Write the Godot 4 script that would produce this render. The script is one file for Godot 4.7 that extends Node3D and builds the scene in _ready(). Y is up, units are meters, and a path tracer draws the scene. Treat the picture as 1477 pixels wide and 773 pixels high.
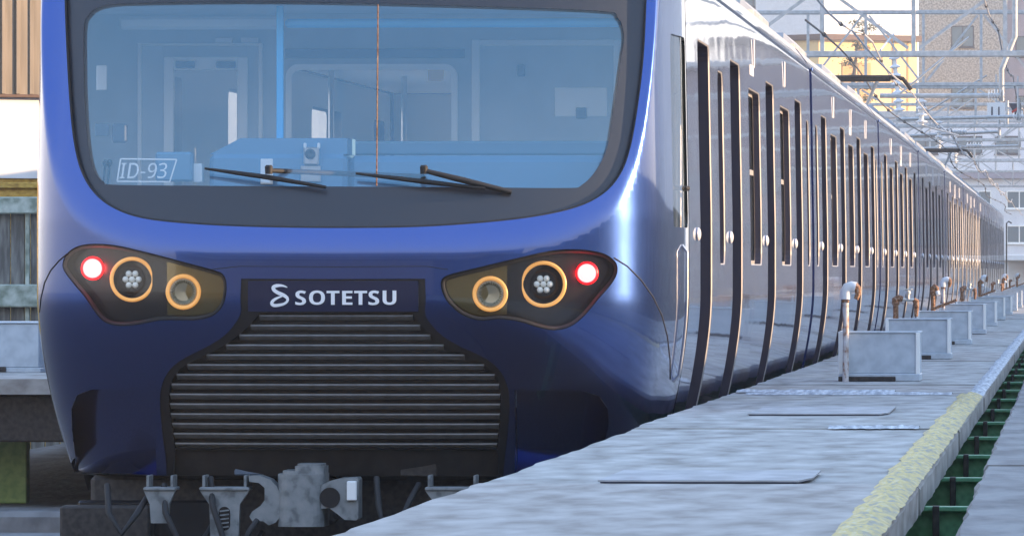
extends Node3D
# ---- place: rails run along -z, rail level y = 0; the camera stands beside the track at the origin ----
const F := 12300.0            # focal length in photo pixels
const PW := 1477.0
const PH := 773.0
const EYE := Vector3(0, 1.865, 0)
const VPX := 1550.0           # where the track's lines meet in the photo
const VPY := 390.0
const CX := -3.238            # middle of the train
const ZN := 37.31             # nose of the train, metres ahead
const PT := 1.25              # top of the work platforms
var cam_basis := Basis()
var M := {}
var used := {}
var rng := RandomNumberGenerator.new()

# ---------------------------------------------------------------- mesh building
class MB:
	var v := PackedVector3Array()
	var n := PackedVector3Array()
	func tri(a: Vector3, b: Vector3, c: Vector3, na: Vector3, nb: Vector3, nc: Vector3) -> void:
		if (b - a).cross(c - a).dot(na + nb + nc) > 0.0:
			v.append(a); v.append(c); v.append(b); n.append(na); n.append(nc); n.append(nb)
		else:
			v.append(a); v.append(b); v.append(c); n.append(na); n.append(nb); n.append(nc)
	func quad(a: Vector3, b: Vector3, c: Vector3, d: Vector3, out := Vector3.ZERO) -> void:
		var m := (b - a).cross(c - a)
		if m.length_squared() < 1e-16: m = (c - a).cross(d - a)
		m = m.normalized()
		if out != Vector3.ZERO and m.dot(out) < 0.0: m = -m
		tri(a, b, c, m, m, m); tri(a, c, d, m, m, m)
	func box(lo: Vector3, hi: Vector3, bev := 0.0, bs := Basis(), at := Vector3.ZERO) -> void:
		# chamfered box; bs / at place it
		var c := (lo + hi) * 0.5
		var h := (hi - lo) * 0.5
		bev = minf(bev, minf(h.x, minf(h.y, h.z)) * 0.9)
		for ax in 3:
			for s in [-1.0, 1.0]:
				var u := (ax + 1) % 3
				var w := (ax + 2) % 3
				var p: Array[Vector3] = []
				for k in [[-1, -1], [1, -1], [1, 1], [-1, 1]]:
					var q := Vector3()
					q[ax] = s * h[ax]; q[u] = k[0] * (h[u] - bev); q[w] = k[1] * (h[w] - bev)
					p.append(at + bs * (c + q))
				var o := Vector3(); o[ax] = s
				quad(p[0], p[1], p[2], p[3], bs * o)
		if bev > 0.0:
			for ax in 3:
				var u := (ax + 1) % 3
				var w := (ax + 2) % 3
				for su in [-1.0, 1.0]:
					for sw in [-1.0, 1.0]:
						var p: Array[Vector3] = []
						for k in [[-1, 0], [1, 0], [1, 1], [-1, 1]]:
							var q := Vector3()
							q[ax] = k[0] * (h[ax] - bev)
							q[u] = su * (h[u] - (bev if k[1] == 1 else 0.0)); q[w] = sw * (h[w] - (0.0 if k[1] == 1 else bev))
							p.append(at + bs * (c + q))
						var o := Vector3(); o[u] = su; o[w] = sw
						quad(p[0], p[1], p[2], p[3], bs * o)
			for sx in [-1.0, 1.0]:
				for sy in [-1.0, 1.0]:
					for sz in [-1.0, 1.0]:
						var a := Vector3(sx * h.x, sy * (h.y - bev), sz * (h.z - bev))
						var b := Vector3(sx * (h.x - bev), sy * h.y, sz * (h.z - bev))
						var d := Vector3(sx * (h.x - bev), sy * (h.y - bev), sz * h.z)
						var o := (bs * Vector3(sx, sy, sz)).normalized()
						tri(at + bs * (c + a), at + bs * (c + b), at + bs * (c + d), o, o, o)
	func bar(a: Vector3, b: Vector3, w: float, h: float, bev := 0.0) -> void:
		# a beam of rectangular section from a to b
		var d := b - a
		var l := d.length()
		if l < 1e-5: return
		var zz := d / l
		var up := Vector3.UP if absf(zz.y) < 0.95 else Vector3.RIGHT
		var xx := up.cross(zz).normalized()
		var yy := zz.cross(xx)
		box(Vector3(-w / 2, -h / 2, 0), Vector3(w / 2, h / 2, l), bev, Basis(xx, yy, zz), a)
	func tube(pts: Array, r, sides := 8, caps := true) -> void:
		var k := pts.size()
		var rings := []
		var px := Vector3.ZERO
		for i in k:
			var t: Vector3 = (pts[mini(i + 1, k - 1)] - pts[maxi(i - 1, 0)]).normalized()
			if px == Vector3.ZERO:
				px = (Vector3.UP if absf(t.y) < 0.9 else Vector3.RIGHT).cross(t).normalized()
			else:
				px = (px - t * px.dot(t)).normalized()
			var py := t.cross(px)
			var rr: float = r[i] if r is Array else r
			var ring := []
			for j in sides:
				var a := TAU * j / sides
				var nn := px * cos(a) + py * sin(a)
				ring.append([pts[i] + nn * rr, nn])
			rings.append(ring)
		for i in k - 1:
			for j in sides:
				var a = rings[i][j]; var b = rings[i][(j + 1) % sides]; var c = rings[i + 1][(j + 1) % sides]; var d = rings[i + 1][j]
				tri(a[0], b[0], c[0], a[1], b[1], c[1]); tri(a[0], c[0], d[0], a[1], c[1], d[1])
		if caps:
			for e in [0, k - 1]:
				var t2: Vector3 = (pts[0] - pts[1]).normalized() if e == 0 else (pts[k - 1] - pts[k - 2]).normalized()
				for j in range(1, sides - 1):
					tri(rings[e][0][0], rings[e][j][0], rings[e][j + 1][0], t2, t2, t2)
	func lathe(prof: Array, at: Vector3, axis: Vector3, sides := 24, smooth := true) -> void:
		# prof: [radius, height along axis] pairs
		var up := Vector3.UP if absf(axis.y) < 0.9 else Vector3.RIGHT
		var xx := up.cross(axis).normalized()
		var yy := axis.cross(xx)
		var k := prof.size()
		for i in k - 1:
			var r0: float = prof[i][0]; var h0: float = prof[i][1]; var r1: float = prof[i + 1][0]; var h1: float = prof[i + 1][1]
			var sl := Vector2(h1 - h0, -(r1 - r0)).normalized()
			for j in sides:
				var a0 := TAU * j / sides
				var a1 := TAU * (j + 1) / sides
				var d0 := xx * cos(a0) + yy * sin(a0)
				var d1 := xx * cos(a1) + yy * sin(a1)
				var n0 := (d0 * sl.x + axis * sl.y).normalized()
				var n1 := (d1 * sl.x + axis * sl.y).normalized()
				var A := at + d0 * r0 + axis * h0; var B := at + d1 * r0 + axis * h0
				var C := at + d1 * r1 + axis * h1; var D := at + d0 * r1 + axis * h1
				if r0 > 1e-6: tri(A, B, C, n0, n1, n1)
				if r1 > 1e-6: tri(A, C, D, n0, n1, n0)
	func ellipsoid(c: Vector3, r: Vector3, su := 14, sv := 9) -> void:
		for i in sv:
			for j in su:
				var q := []
				for k in [[i, j], [i, j + 1], [i + 1, j + 1], [i + 1, j]]:
					var th: float = PI * k[0] / sv
					var ph: float = TAU * k[1] / su
					var d := Vector3(sin(th) * cos(ph), cos(th), sin(th) * sin(ph))
					q.append([c + d * r, (d / r).normalized()])
				tri(q[0][0], q[1][0], q[2][0], q[0][1], q[1][1], q[2][1])
				tri(q[0][0], q[2][0], q[3][0], q[0][1], q[2][1], q[3][1])
	func torus(c: Vector3, axis: Vector3, R: float, r: float, su := 36, sv := 10, flat := 1.0) -> void:
		var up := Vector3.UP if absf(axis.y) < 0.9 else Vector3.RIGHT
		var xx := up.cross(axis).normalized()
		var yy := axis.cross(xx)
		for i in su:
			for j in sv:
				var q := []
				for k in [[i, j], [i, j + 1], [i + 1, j + 1], [i + 1, j]]:
					var a: float = TAU * k[0] / su
					var b: float = TAU * k[1] / sv
					var d := xx * cos(a) + yy * sin(a)
					q.append([c + d * (R + r * cos(b)) + axis * (r * flat * sin(b)), (d * cos(b) + axis * sin(b)).normalized()])
				tri(q[0][0], q[1][0], q[2][0], q[0][1], q[1][1], q[2][1])
				tri(q[0][0], q[2][0], q[3][0], q[0][1], q[2][1], q[3][1])
	func prism(poly: PackedVector2Array, o: Vector3, ux: Vector3, uy: Vector3, dz: Vector3) -> void:
		# a flat outline given thickness: o + x*ux + y*uy, and the same moved by dz
		var t := Geometry2D.triangulate_polygon(poly)
		var f := func(p: Vector2) -> Vector3: return o + ux * p.x + uy * p.y
		var nz := dz.normalized()
		for i in range(0, t.size(), 3):
			var a: Vector3 = f.call(poly[t[i]]); var b: Vector3 = f.call(poly[t[i + 1]]); var c: Vector3 = f.call(poly[t[i + 2]])
			tri(a, b, c, -nz, -nz, -nz); tri(a + dz, b + dz, c + dz, nz, nz, nz)
		var ctr := Vector2.ZERO
		for p in poly: ctr += p / poly.size()
		var cw := Geometry2D.is_polygon_clockwise(poly)
		for i in poly.size():
			var p := poly[i]; var q := poly[(i + 1) % poly.size()]
			var e := q - p
			var o2 := Vector2(e.y, -e.x) * (-1.0 if cw else 1.0)
			quad(f.call(p), f.call(q), f.call(q) + dz, f.call(p) + dz, ux * o2.x + uy * o2.y)
	func patch(outer: PackedVector2Array, holes: Array, du: float, dv: float, fn: Callable, eps := 0.012) -> void:
		# a curved sheet: the outline and its holes lie in the sheet's own two coordinates, fn bends it into space
		var lo := outer[0]
		var hi := outer[0]
		for p in outer:
			lo = lo.min(p); hi = hi.max(p)
		var hb := []
		for h in holes:
			var a: Vector2 = h[0]
			var b: Vector2 = h[0]
			for p in h:
				a = a.min(p); b = b.max(p)
			hb.append(Rect2(a, b - a))
		var nu := maxi(1, ceili((hi.x - lo.x) / du))
		var nv := maxi(1, ceili((hi.y - lo.y) / dv))
		var cu := (hi.x - lo.x) / nu
		var cv := (hi.y - lo.y) / nv
		var memo := {}
		for i in nu:
			for j in nv:
				var p0 := lo + Vector2(cu * i, cv * j)
				var r := Rect2(p0, Vector2(cu, cv))
				var cell := PackedVector2Array([p0, p0 + Vector2(cu, 0), p0 + Vector2(cu, cv), p0 + Vector2(0, cv)])
				var parts: Array = Geometry2D.intersect_polygons(cell, outer)
				for k in holes.size():
					if not hb[k].intersects(r): continue
					var nx := []
					for q in parts: nx.append_array(Geometry2D.clip_polygons(q, holes[k]))
					parts = nx
				for q in parts:
					if q.size() < 3 or Geometry2D.is_polygon_clockwise(q): continue
					var t := Geometry2D.triangulate_polygon(q)
					if t.is_empty(): continue
					var P := PackedVector3Array()
					var N := PackedVector3Array()
					for w: Vector2 in q:
						var key := Vector2i(roundi(w.x * 20000), roundi(w.y * 20000))
						if not memo.has(key):
							var e: Vector3 = fn.call(w)
							var a: Vector3 = fn.call(w + Vector2(eps, 0)) - fn.call(w - Vector2(eps, 0))
							var b: Vector3 = fn.call(w + Vector2(0, eps)) - fn.call(w - Vector2(0, eps))
							memo[key] = [e, a.cross(b).normalized()]
						P.append(memo[key][0]); N.append(memo[key][1])
					for m in range(0, t.size(), 3):
						tri(P[t[m]], P[t[m + 1]], P[t[m + 2]], N[t[m]], N[t[m + 1]], N[t[m + 2]])
	func rim(poly: PackedVector2Array, f0: Callable, f1: Callable, close := true) -> void:
		# the wall between one outline on two sheets
		var k := poly.size()
		for i in (k if close else k - 1):
			var p := poly[i]
			var q := poly[(i + 1) % k]
			quad(f0.call(p), f0.call(q), f1.call(q), f1.call(p))
	func done() -> ArrayMesh:
		var a := []
		a.resize(Mesh.ARRAY_MAX)
		a[Mesh.ARRAY_VERTEX] = v
		a[Mesh.ARRAY_NORMAL] = n
		var m := ArrayMesh.new()
		m.add_surface_from_arrays(Mesh.PRIMITIVE_TRIANGLES, a)
		return m

func numbered(called: String) -> String:
	used[called] = used.get(called, 0) + 1
	return called if used[called] == 1 else "%s_%03d" % [called, used[called] - 1]
func put(called: String, mb: MB, m: Material, parent: Node = null, at := Vector3.ZERO) -> MeshInstance3D:
	var o := MeshInstance3D.new()
	o.mesh = mb.done()
	o.material_override = m
	o.position = at
	if parent == null:
		o.name = numbered(called); add_child(o)
	else:
		o.name = called; parent.add_child(o, true)
	return o
func put_mesh(called: String, mesh: Mesh, m: Material, parent: Node) -> MeshInstance3D:
	var o := MeshInstance3D.new()
	o.mesh = mesh; o.material_override = m; o.name = called
	parent.add_child(o, true)
	return o
func tag(o: Node, label: String, category := "", group := "", kind := "") -> Node:
	if label: o.set_meta("label", label)
	if category: o.set_meta("category", category)
	if group: o.set_meta("group", group)
	if kind: o.set_meta("kind", kind)
	return o
func thing(called: String, label: String, category: String, at := Vector3.ZERO, group := "", turn := 0.0) -> Node3D:
	var o := Node3D.new()
	o.name = numbered(called); add_child(o)
	o.position = at; o.rotation.y = turn
	tag(o, label, category, group)
	return o
func copy(o: Node3D, label := "") -> Node3D:
	var c: Node3D = o.duplicate()
	c.name = numbered(String(o.name).rstrip("0123456789").trim_suffix("_")); add_child(c)
	if label: c.set_meta("label", label)
	return c
func boxpart(called: String, parent: Node, m: Material, lo: Vector3, hi: Vector3, bev := 0.004) -> MeshInstance3D:
	var b := MB.new(); b.box(lo, hi, bev); return put(called, b, m, parent)
func tubepart(called: String, parent: Node, m: Material, pts: Array, r, sides := 8) -> MeshInstance3D:
	var b := MB.new(); b.tube(pts, r, sides); return put(called, b, m, parent)

# ---------------------------------------------------------------- photo pixel -> place
func ray(u: float, v: float) -> Vector3:
	return cam_basis * Vector3((u - PW / 2) / F, -(v - PH / 2) / F, -1.0)
func at_z(u: float, v: float, z: float) -> Vector3:       # where the sight line meets the plane z metres up the track
	var d := ray(u, v)
	return EYE + d * (-z / d.z)
func on_y(u: float, v: float, y: float) -> Vector3:
	var d := ray(u, v)
	return EYE + d * ((y - EYE.y) / d.y)

# ---------------------------------------------------------------- materials
func lin(r: float, g: float, b: float) -> Color: return Color(r, g, b).linear_to_srgb()
func mat(c: Color, rough := 0.6, metal := 0.0) -> StandardMaterial3D:
	var m := StandardMaterial3D.new()
	m.albedo_color = c; m.roughness = rough; m.metallic = metal
	return m
func noise_tex(sd: int, freq: float, stops: Array, oct := 4, size := 512, kind := FastNoiseLite.TYPE_SIMPLEX_SMOOTH) -> ImageTexture:
	# stops: [position, linear colour as Vector3]
	var nz := FastNoiseLite.new()
	nz.seed = sd; nz.frequency = freq; nz.fractal_octaves = oct; nz.noise_type = kind
	var im := nz.get_seamless_image(size, size)
	var out := Image.create(size, size, false, Image.FORMAT_RGB8)
	var lut := []
	for i in 256:
		var t := i / 255.0
		var c: Vector3 = stops[0][1]
		for k in stops.size() - 1:
			if t >= stops[k][0]:
				var f := clampf((t - stops[k][0]) / maxf(stops[k + 1][0] - stops[k][0], 1e-4), 0, 1)
				c = (stops[k][1] as Vector3).lerp(stops[k + 1][1], f)
		lut.append(lin(c.x, c.y, c.z))
	for y in size:
		for x in size:
			out.set_pixel(x, y, lut[int(im.get_pixel(x, y).r * 255.0)])
	out.generate_mipmaps()
	return ImageTexture.create_from_image(out)
func bump_tex(sd: int, freq: float, strength: float, size := 512, oct := 4) -> ImageTexture:
	var nz := FastNoiseLite.new()
	nz.seed = sd; nz.frequency = freq; nz.fractal_octaves = oct
	var im := nz.get_seamless_image(size, size)
	im.convert(Image.FORMAT_RGBA8)
	im.bump_map_to_normal_map(strength)
	return ImageTexture.create_from_image(im)
func tri_mat(tex: Texture2D, scale: Vector3, rough: float, metal := 0.0, nrm: Texture2D = null, ns := 1.0) -> StandardMaterial3D:
	var m := mat(Color.WHITE, rough, metal)
	m.albedo_texture = tex
	m.uv1_triplanar = true; m.uv1_world_triplanar = true; m.uv1_scale = scale
	if nrm:
		m.normal_enabled = true; m.normal_texture = nrm; m.normal_scale = ns
	return m
func glass(c: Color, alpha: float, rough := 0.02) -> StandardMaterial3D:
	var m := mat(Color(c.r, c.g, c.b, alpha), rough)
	m.transparency = BaseMaterial3D.TRANSPARENCY_ALPHA
	return m
func glow(c: Color, e: float, base := Color(0.1, 0.1, 0.1)) -> StandardMaterial3D:
	var m := mat(base, 0.3)
	m.emission_enabled = true; m.emission = c; m.emission_energy_multiplier = e
	return m
func make_materials() -> void:
	var paint := mat(lin(0.036, 0.084, 0.29), 0.26, 0.95)
	paint.clearcoat_enabled = true; paint.clearcoat = 1.0; paint.clearcoat_roughness = 0.04
	paint.roughness_texture = noise_tex(3, 0.03, [[0.2, Vector3(0.80, 0.80, 0.80)], [0.8, Vector3(1.0, 1.0, 1.0)]], 5, 512)
	paint.uv1_triplanar = true; paint.uv1_world_triplanar = true; paint.uv1_scale = Vector3(1.6, 0.35, 0.5)
	M.paint = paint
	M.black = mat(lin(0.012, 0.012, 0.014), 0.25)
	M.black_gloss = mat(lin(0.010, 0.011, 0.014), 0.06)
	M.cowl = mat(lin(0.028, 0.034, 0.046), 0.32)
	M.rubber = mat(lin(0.015, 0.015, 0.016), 0.7)
	M.pocket = mat(lin(0.014, 0.015, 0.03), 0.55)
	M.slat = tri_mat(noise_tex(5, 0.02, [[0.2, Vector3(0.15, 0.145, 0.145)], [0.8, Vector3(0.22, 0.215, 0.215)]], 3, 256), Vector3(3, 9, 3), 0.36, 0.2)
	M.underskirt = tri_mat(noise_tex(6, 0.02, [[0.2, Vector3(0.012, 0.010, 0.010)], [0.8, Vector3(0.028, 0.023, 0.021)]], 4, 256), Vector3(2, 2, 2), 0.7)
	M.windscreen = glass(lin(0.22, 0.48, 0.66), 0.02, 0.01)
	M.windscreen_inner = glass(lin(0.42, 0.82, 1.0), 0.15, 0.02)      # added cyan mirror sheet that strengthens the sky's veil on the glass
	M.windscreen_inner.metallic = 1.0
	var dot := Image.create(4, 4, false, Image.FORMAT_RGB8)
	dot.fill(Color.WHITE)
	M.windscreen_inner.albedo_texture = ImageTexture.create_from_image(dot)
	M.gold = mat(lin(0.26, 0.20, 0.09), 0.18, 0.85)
	M.lens = glass(lin(0.02, 0.02, 0.02), 0.04, 0.015)
	M.tint = mat(lin(0.010, 0.011, 0.018), 0.04)
	M.silver = mat(lin(0.62, 0.62, 0.62), 0.28, 0.85)
	M.white_trim = mat(lin(0.92, 0.92, 0.86), 0.35)
	M.cab_wall = tri_mat(noise_tex(8, 0.01, [[0.2, Vector3(0.44, 0.49, 0.52)], [0.8, Vector3(0.49, 0.54, 0.57)]], 3, 256), Vector3(1, 1, 1), 0.6)
	M.cab_dark = mat(lin(0.10, 0.14, 0.20), 0.5)
	M.console = mat(lin(0.10, 0.22, 0.36), 0.45)
	M.console_top = mat(lin(0.12, 0.24, 0.36), 0.5)
	M.cab_blue = mat(lin(0.06, 0.40, 0.78), 0.4)
	M.blind = tri_mat(noise_tex(9, 0.012, [[0.25, Vector3(0.34, 0.42, 0.40)], [0.45, Vector3(0.55, 0.62, 0.54)], [0.75, Vector3(0.78, 0.80, 0.66)]], 4, 256), Vector3(2.0, 0.8, 2.0), 0.5)
	M.cab_pane = glass(lin(0.05, 0.09, 0.08), 0.10, 0.02)
	M.white = mat(lin(0.78, 0.79, 0.78), 0.45)
	M.amber = glow(Color(1.0, 0.66, 0.30), 0.26, lin(0.75, 0.48, 0.16))
	M.jamb = mat(lin(0.022, 0.021, 0.045), 0.5)
	M.edge = mat(lin(0.30, 0.285, 0.27), 0.45)
	M.handle = mat(lin(0.55, 0.55, 0.56), 0.5)
	M.led = mat(lin(0.90, 0.88, 0.78), 0.10)
	M.led_cup = mat(lin(0.30, 0.28, 0.22), 0.25, 0.6)
	M.reflector = mat(lin(0.55, 0.5, 0.36), 0.22, 0.8)
	M.red_core = glow(Color(1.0, 0.46, 0.46), 2.6, lin(0.5, 0.05, 0.05))
	M.red_edge = glow(Color(1.0, 0.02, 0.06), 1.3, lin(0.4, 0.02, 0.03))
	M.letter = mat(lin(0.86, 0.87, 0.88), 0.4)
	M.plate = mat(lin(0.014, 0.020, 0.055), 0.14)
	M.coupler = tri_mat(noise_tex(12, 0.03, [[0.2, Vector3(0.10, 0.11, 0.115)], [0.45, Vector3(0.19, 0.205, 0.21)], [0.9, Vector3(0.24, 0.25, 0.25)]], 4, 256), Vector3(1.5, 1.5, 1.5), 0.5)
	M.steel_dark = tri_mat(noise_tex(13, 0.03, [[0.2, Vector3(0.025, 0.022, 0.02)], [0.8, Vector3(0.06, 0.05, 0.045)]], 4, 256), Vector3(3, 3, 3), 0.65, 0.3)
	M.roof = tri_mat(noise_tex(14, 0.02, [[0.2, Vector3(0.22, 0.24, 0.26)], [0.8, Vector3(0.36, 0.38, 0.40)]], 4, 256), Vector3(0.6, 0.6, 0.6), 0.55)
	var cb := bump_tex(21, 0.05, 5.0)
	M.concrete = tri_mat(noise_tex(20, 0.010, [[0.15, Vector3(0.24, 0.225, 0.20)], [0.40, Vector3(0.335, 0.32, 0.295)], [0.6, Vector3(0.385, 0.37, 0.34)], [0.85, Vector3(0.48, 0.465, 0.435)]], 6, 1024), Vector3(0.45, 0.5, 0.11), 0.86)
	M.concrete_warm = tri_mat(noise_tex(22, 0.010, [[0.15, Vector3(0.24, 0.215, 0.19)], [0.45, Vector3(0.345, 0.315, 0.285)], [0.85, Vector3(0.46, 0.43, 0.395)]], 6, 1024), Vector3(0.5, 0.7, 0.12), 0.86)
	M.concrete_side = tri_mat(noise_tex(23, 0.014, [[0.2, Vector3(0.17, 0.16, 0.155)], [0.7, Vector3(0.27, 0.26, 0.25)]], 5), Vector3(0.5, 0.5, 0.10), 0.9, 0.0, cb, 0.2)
	M.yellow = tri_mat(noise_tex(24, 0.022, [[0.25, Vector3(0.36, 0.33, 0.27)], [0.40, Vector3(0.52, 0.43, 0.24)], [0.58, Vector3(0.66, 0.51, 0.20)], [0.85, Vector3(0.66, 0.58, 0.38)]], 5), Vector3(2.2, 2.2, 0.5), 0.85, 0.0, cb, 0.9)
	M.mortar = tri_mat(noise_tex(25, 0.03, [[0.25, Vector3(0.34, 0.34, 0.35)], [0.6, Vector3(0.55, 0.56, 0.57)], [0.85, Vector3(0.72, 0.72, 0.72)]], 4, 256), Vector3(3, 3, 0.5), 0.9, 0.0, cb, 0.8)
	M.green = tri_mat(noise_tex(26, 0.03, [[0.2, Vector3(0.08, 0.22, 0.11)], [0.5, Vector3(0.12, 0.34, 0.17)], [0.8, Vector3(0.17, 0.40, 0.21)]], 4, 256), Vector3(2, 2, 2), 0.5)
	M.lime = tri_mat(noise_tex(27, 0.03, [[0.2, Vector3(0.22, 0.34, 0.10)], [0.8, Vector3(0.34, 0.46, 0.14)]], 4, 256), Vector3(2, 2, 2), 0.5)
	M.basin = tri_mat(noise_tex(28, 0.016, [[0.2, Vector3(0.44, 0.50, 0.54)], [0.5, Vector3(0.50, 0.56, 0.60)], [0.85, Vector3(0.55, 0.61, 0.65)]], 4, 256), Vector3(2.4, 2.4, 2.4), 0.42)
	M.rust = tri_mat(noise_tex(29, 0.035, [[0.2, Vector3(0.07, 0.025, 0.012)], [0.45, Vector3(0.20, 0.085, 0.035)], [0.62, Vector3(0.34, 0.18, 0.09)], [0.85, Vector3(0.46, 0.38, 0.32)]], 5, 256), Vector3(6, 6, 6), 0.75)
	M.pipe = tri_mat(noise_tex(30, 0.03, [[0.28, Vector3(0.30, 0.16, 0.10)], [0.38, Vector3(0.56, 0.50, 0.46)], [0.8, Vector3(0.70, 0.68, 0.66)]], 5, 256), Vector3(3, 1.6, 3), 0.6)
	M.tap = mat(lin(0.58, 0.56, 0.50), 0.3, 0.6)
	M.cover = tri_mat(noise_tex(31, 0.02, [[0.2, Vector3(0.27, 0.275, 0.28)], [0.8, Vector3(0.39, 0.395, 0.40)]], 4, 256), Vector3(1.2, 1.2, 0.4), 0.6)
	M.cover_edge = mat(lin(0.05, 0.055, 0.13), 0.6)
	M.ballast = tri_mat(noise_tex(32, 0.05, [[0.2, Vector3(0.035, 0.03, 0.026)], [0.5, Vector3(0.075, 0.066, 0.058)], [0.85, Vector3(0.14, 0.125, 0.11)]], 5), Vector3(0.5, 0.5, 0.5), 0.95, 0.0, cb, 1.0)
	M.rail = mat(lin(0.20, 0.14, 0.10), 0.45, 0.7)
	M.galv = tri_mat(noise_tex(33, 0.03, [[0.2, Vector3(0.42, 0.44, 0.44)], [0.8, Vector3(0.58, 0.60, 0.60)]], 4, 256), Vector3(0.8, 0.8, 0.8), 0.55, 0.15)
	M.wire = mat(lin(0.10, 0.09, 0.08), 0.5, 0.5)
	M.wire_pale = mat(lin(0.5, 0.5, 0.5), 0.5, 0.4)
	M.porcelain = mat(lin(0.75, 0.76, 0.76), 0.2)
	M.siding = tri_mat(noise_tex(34, 0.02, [[0.2, Vector3(0.13, 0.105, 0.08)], [0.5, Vector3(0.18, 0.148, 0.112)], [0.85, Vector3(0.25, 0.205, 0.16)]], 5, 256), Vector3(2.5, 0.12, 2.5), 0.55)
	M.white_wall = tri_mat(noise_tex(35, 0.02, [[0.2, Vector3(0.74, 0.73, 0.70)], [0.8, Vector3(0.82, 0.81, 0.79)]], 4, 256), Vector3(0.4, 0.4, 0.4), 0.7)
	M.ochre = tri_mat(noise_tex(36, 0.03, [[0.2, Vector3(0.30, 0.17, 0.03)], [0.5, Vector3(0.52, 0.32, 0.05)], [0.85, Vector3(0.66, 0.45, 0.10)]], 4, 256), Vector3(1.5, 3, 1.5), 0.6)
	M.fence = tri_mat(noise_tex(37, 0.02, [[0.2, Vector3(0.10, 0.10, 0.095)], [0.6, Vector3(0.17, 0.175, 0.165)], [0.9, Vector3(0.24, 0.25, 0.23)]], 5, 256), Vector3(3, 0.5, 3), 0.75)
	M.fence_rail = tri_mat(noise_tex(38, 0.03, [[0.2, Vector3(0.20, 0.25, 0.20)], [0.5, Vector3(0.36, 0.42, 0.36)], [0.85, Vector3(0.50, 0.56, 0.50)]], 5, 256), Vector3(0.9, 0.9, 0.9), 0.7)
	M.tile_wall = tri_mat(noise_tex(39, 0.12, [[0.25, Vector3(0.24, 0.22, 0.18)], [0.5, Vector3(0.40, 0.37, 0.31)], [0.8, Vector3(0.56, 0.53, 0.46)]], 3), Vector3(0.09, 0.09, 0.09), 0.8)
	M.lilac = tri_mat(noise_tex(40, 0.02, [[0.2, Vector3(0.30, 0.28, 0.32)], [0.8, Vector3(0.36, 0.335, 0.38)]], 4, 256), Vector3(0.2, 0.2, 0.2), 0.8)
	M.dusk_wall = tri_mat(noise_tex(41, 0.02, [[0.2, Vector3(0.17, 0.145, 0.165)], [0.8, Vector3(0.215, 0.19, 0.205)]], 4, 256), Vector3(0.2, 0.2, 0.2), 0.8)
	M.cream = mat(lin(0.78, 0.55, 0.25), 0.8)
	M.cream_dark = mat(lin(0.50, 0.30, 0.11), 0.8)
	M.brown = mat(lin(0.10, 0.055, 0.04), 0.7)
	M.pale_wall = tri_mat(noise_tex(42, 0.02, [[0.2, Vector3(0.70, 0.72, 0.74)], [0.8, Vector3(0.78, 0.80, 0.81)]], 4, 256), Vector3(0.15, 0.15, 0.15), 0.75)
	M.pane = mat(lin(0.10, 0.16, 0.19), 0.05)
	M.pane_pale = mat(lin(0.46, 0.56, 0.60), 0.08)
	M.dark_frame = mat(lin(0.03, 0.035, 0.05), 0.4)
	M.brick = tri_mat(noise_tex(43, 0.03, [[0.2, Vector3(0.34, 0.25, 0.17)], [0.8, Vector3(0.50, 0.39, 0.28)]], 4, 256), Vector3(0.3, 0.3, 0.3), 0.8)
	M.office_wall = mat(lin(0.24, 0.19, 0.15), 0.8)
	M.office_band = mat(lin(0.55, 0.46, 0.36), 0.8)
	M.leaf = mat(lin(0.05, 0.08, 0.025), 0.6)
	M.bark = mat(lin(0.09, 0.065, 0.045), 0.85)
	M.red = mat(lin(0.5, 0.04, 0.03), 0.5)
	M.sign_dark = mat(lin(0.02, 0.025, 0.05), 0.5)

# ---------------------------------------------------------------- the shape of the train
var sec_x := PackedFloat32Array()
var sec_d := PackedFloat32Array()
var sec_len := 0.0
var wave := FastNoiseLite.new()
func smooth(a: float, b: float, t: float) -> float:
	t = clampf((t - a) / (b - a), 0, 1)
	return t * t * (3 - 2 * t)
func wprof(y: float) -> float:                 # half width of the body at a height
	var w := 1.475
	if y < 1.75: w -= 0.10 * pow((1.75 - y) / 0.65, 1.7)
	if y > 2.1: w -= 0.02 * (y - 2.1) / 1.1
	if y > 3.2: w -= 0.40 * pow((y - 3.2) / 0.3, 2.0)
	return w
func make_section() -> void:                   # plan of the nose: half width against distance behind the tip, by arc length
	var c := Curve2D.new()
	var pts := [[-0.35, 0.012], [0, 0], [0.35, 0.012], [0.69, 0.052], [0.93, 0.110], [1.12, 0.200], [1.23, 0.285], [1.315, 0.39], [1.37, 0.51], [1.402, 0.65], [1.425, 0.85], [1.45, 1.15], [1.466, 1.45], [1.475, 1.8], [1.475, 2.0]]
	for i in range(1, pts.size() - 1):
		var t := Vector2(pts[i + 1][0] - pts[i - 1][0], pts[i + 1][1] - pts[i - 1][1])
		var la := Vector2(pts[i][0] - pts[i - 1][0], pts[i][1] - pts[i - 1][1]).length()
		var lb := Vector2(pts[i][0] - pts[i + 1][0], pts[i][1] - pts[i + 1][1]).length()
		t = t.normalized()
		c.add_point(Vector2(pts[i][0], pts[i][1]), -t * la / 3, t * lb / 3)
	c.bake_interval = 0.004
	sec_len = c.get_baked_length() - 0.05
	var k := 600
	for i in k + 1:
		var p := c.sample_baked(sec_len * i / k, true)
		sec_x.append(p.x); sec_d.append(p.y)
	for r in 3:                                 # soften the joins of the curve
		var x2 := sec_x.duplicate()
		var d2 := sec_d.duplicate()
		for i in range(14, k - 13):
			var a := 0.0
			var b := 0.0
			for j in range(-14, 15):
				a += sec_x[i + j]; b += sec_d[i + j]
			x2[i] = a / 29.0; d2[i] = b / 29.0
		sec_x = x2; sec_d = d2
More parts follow.
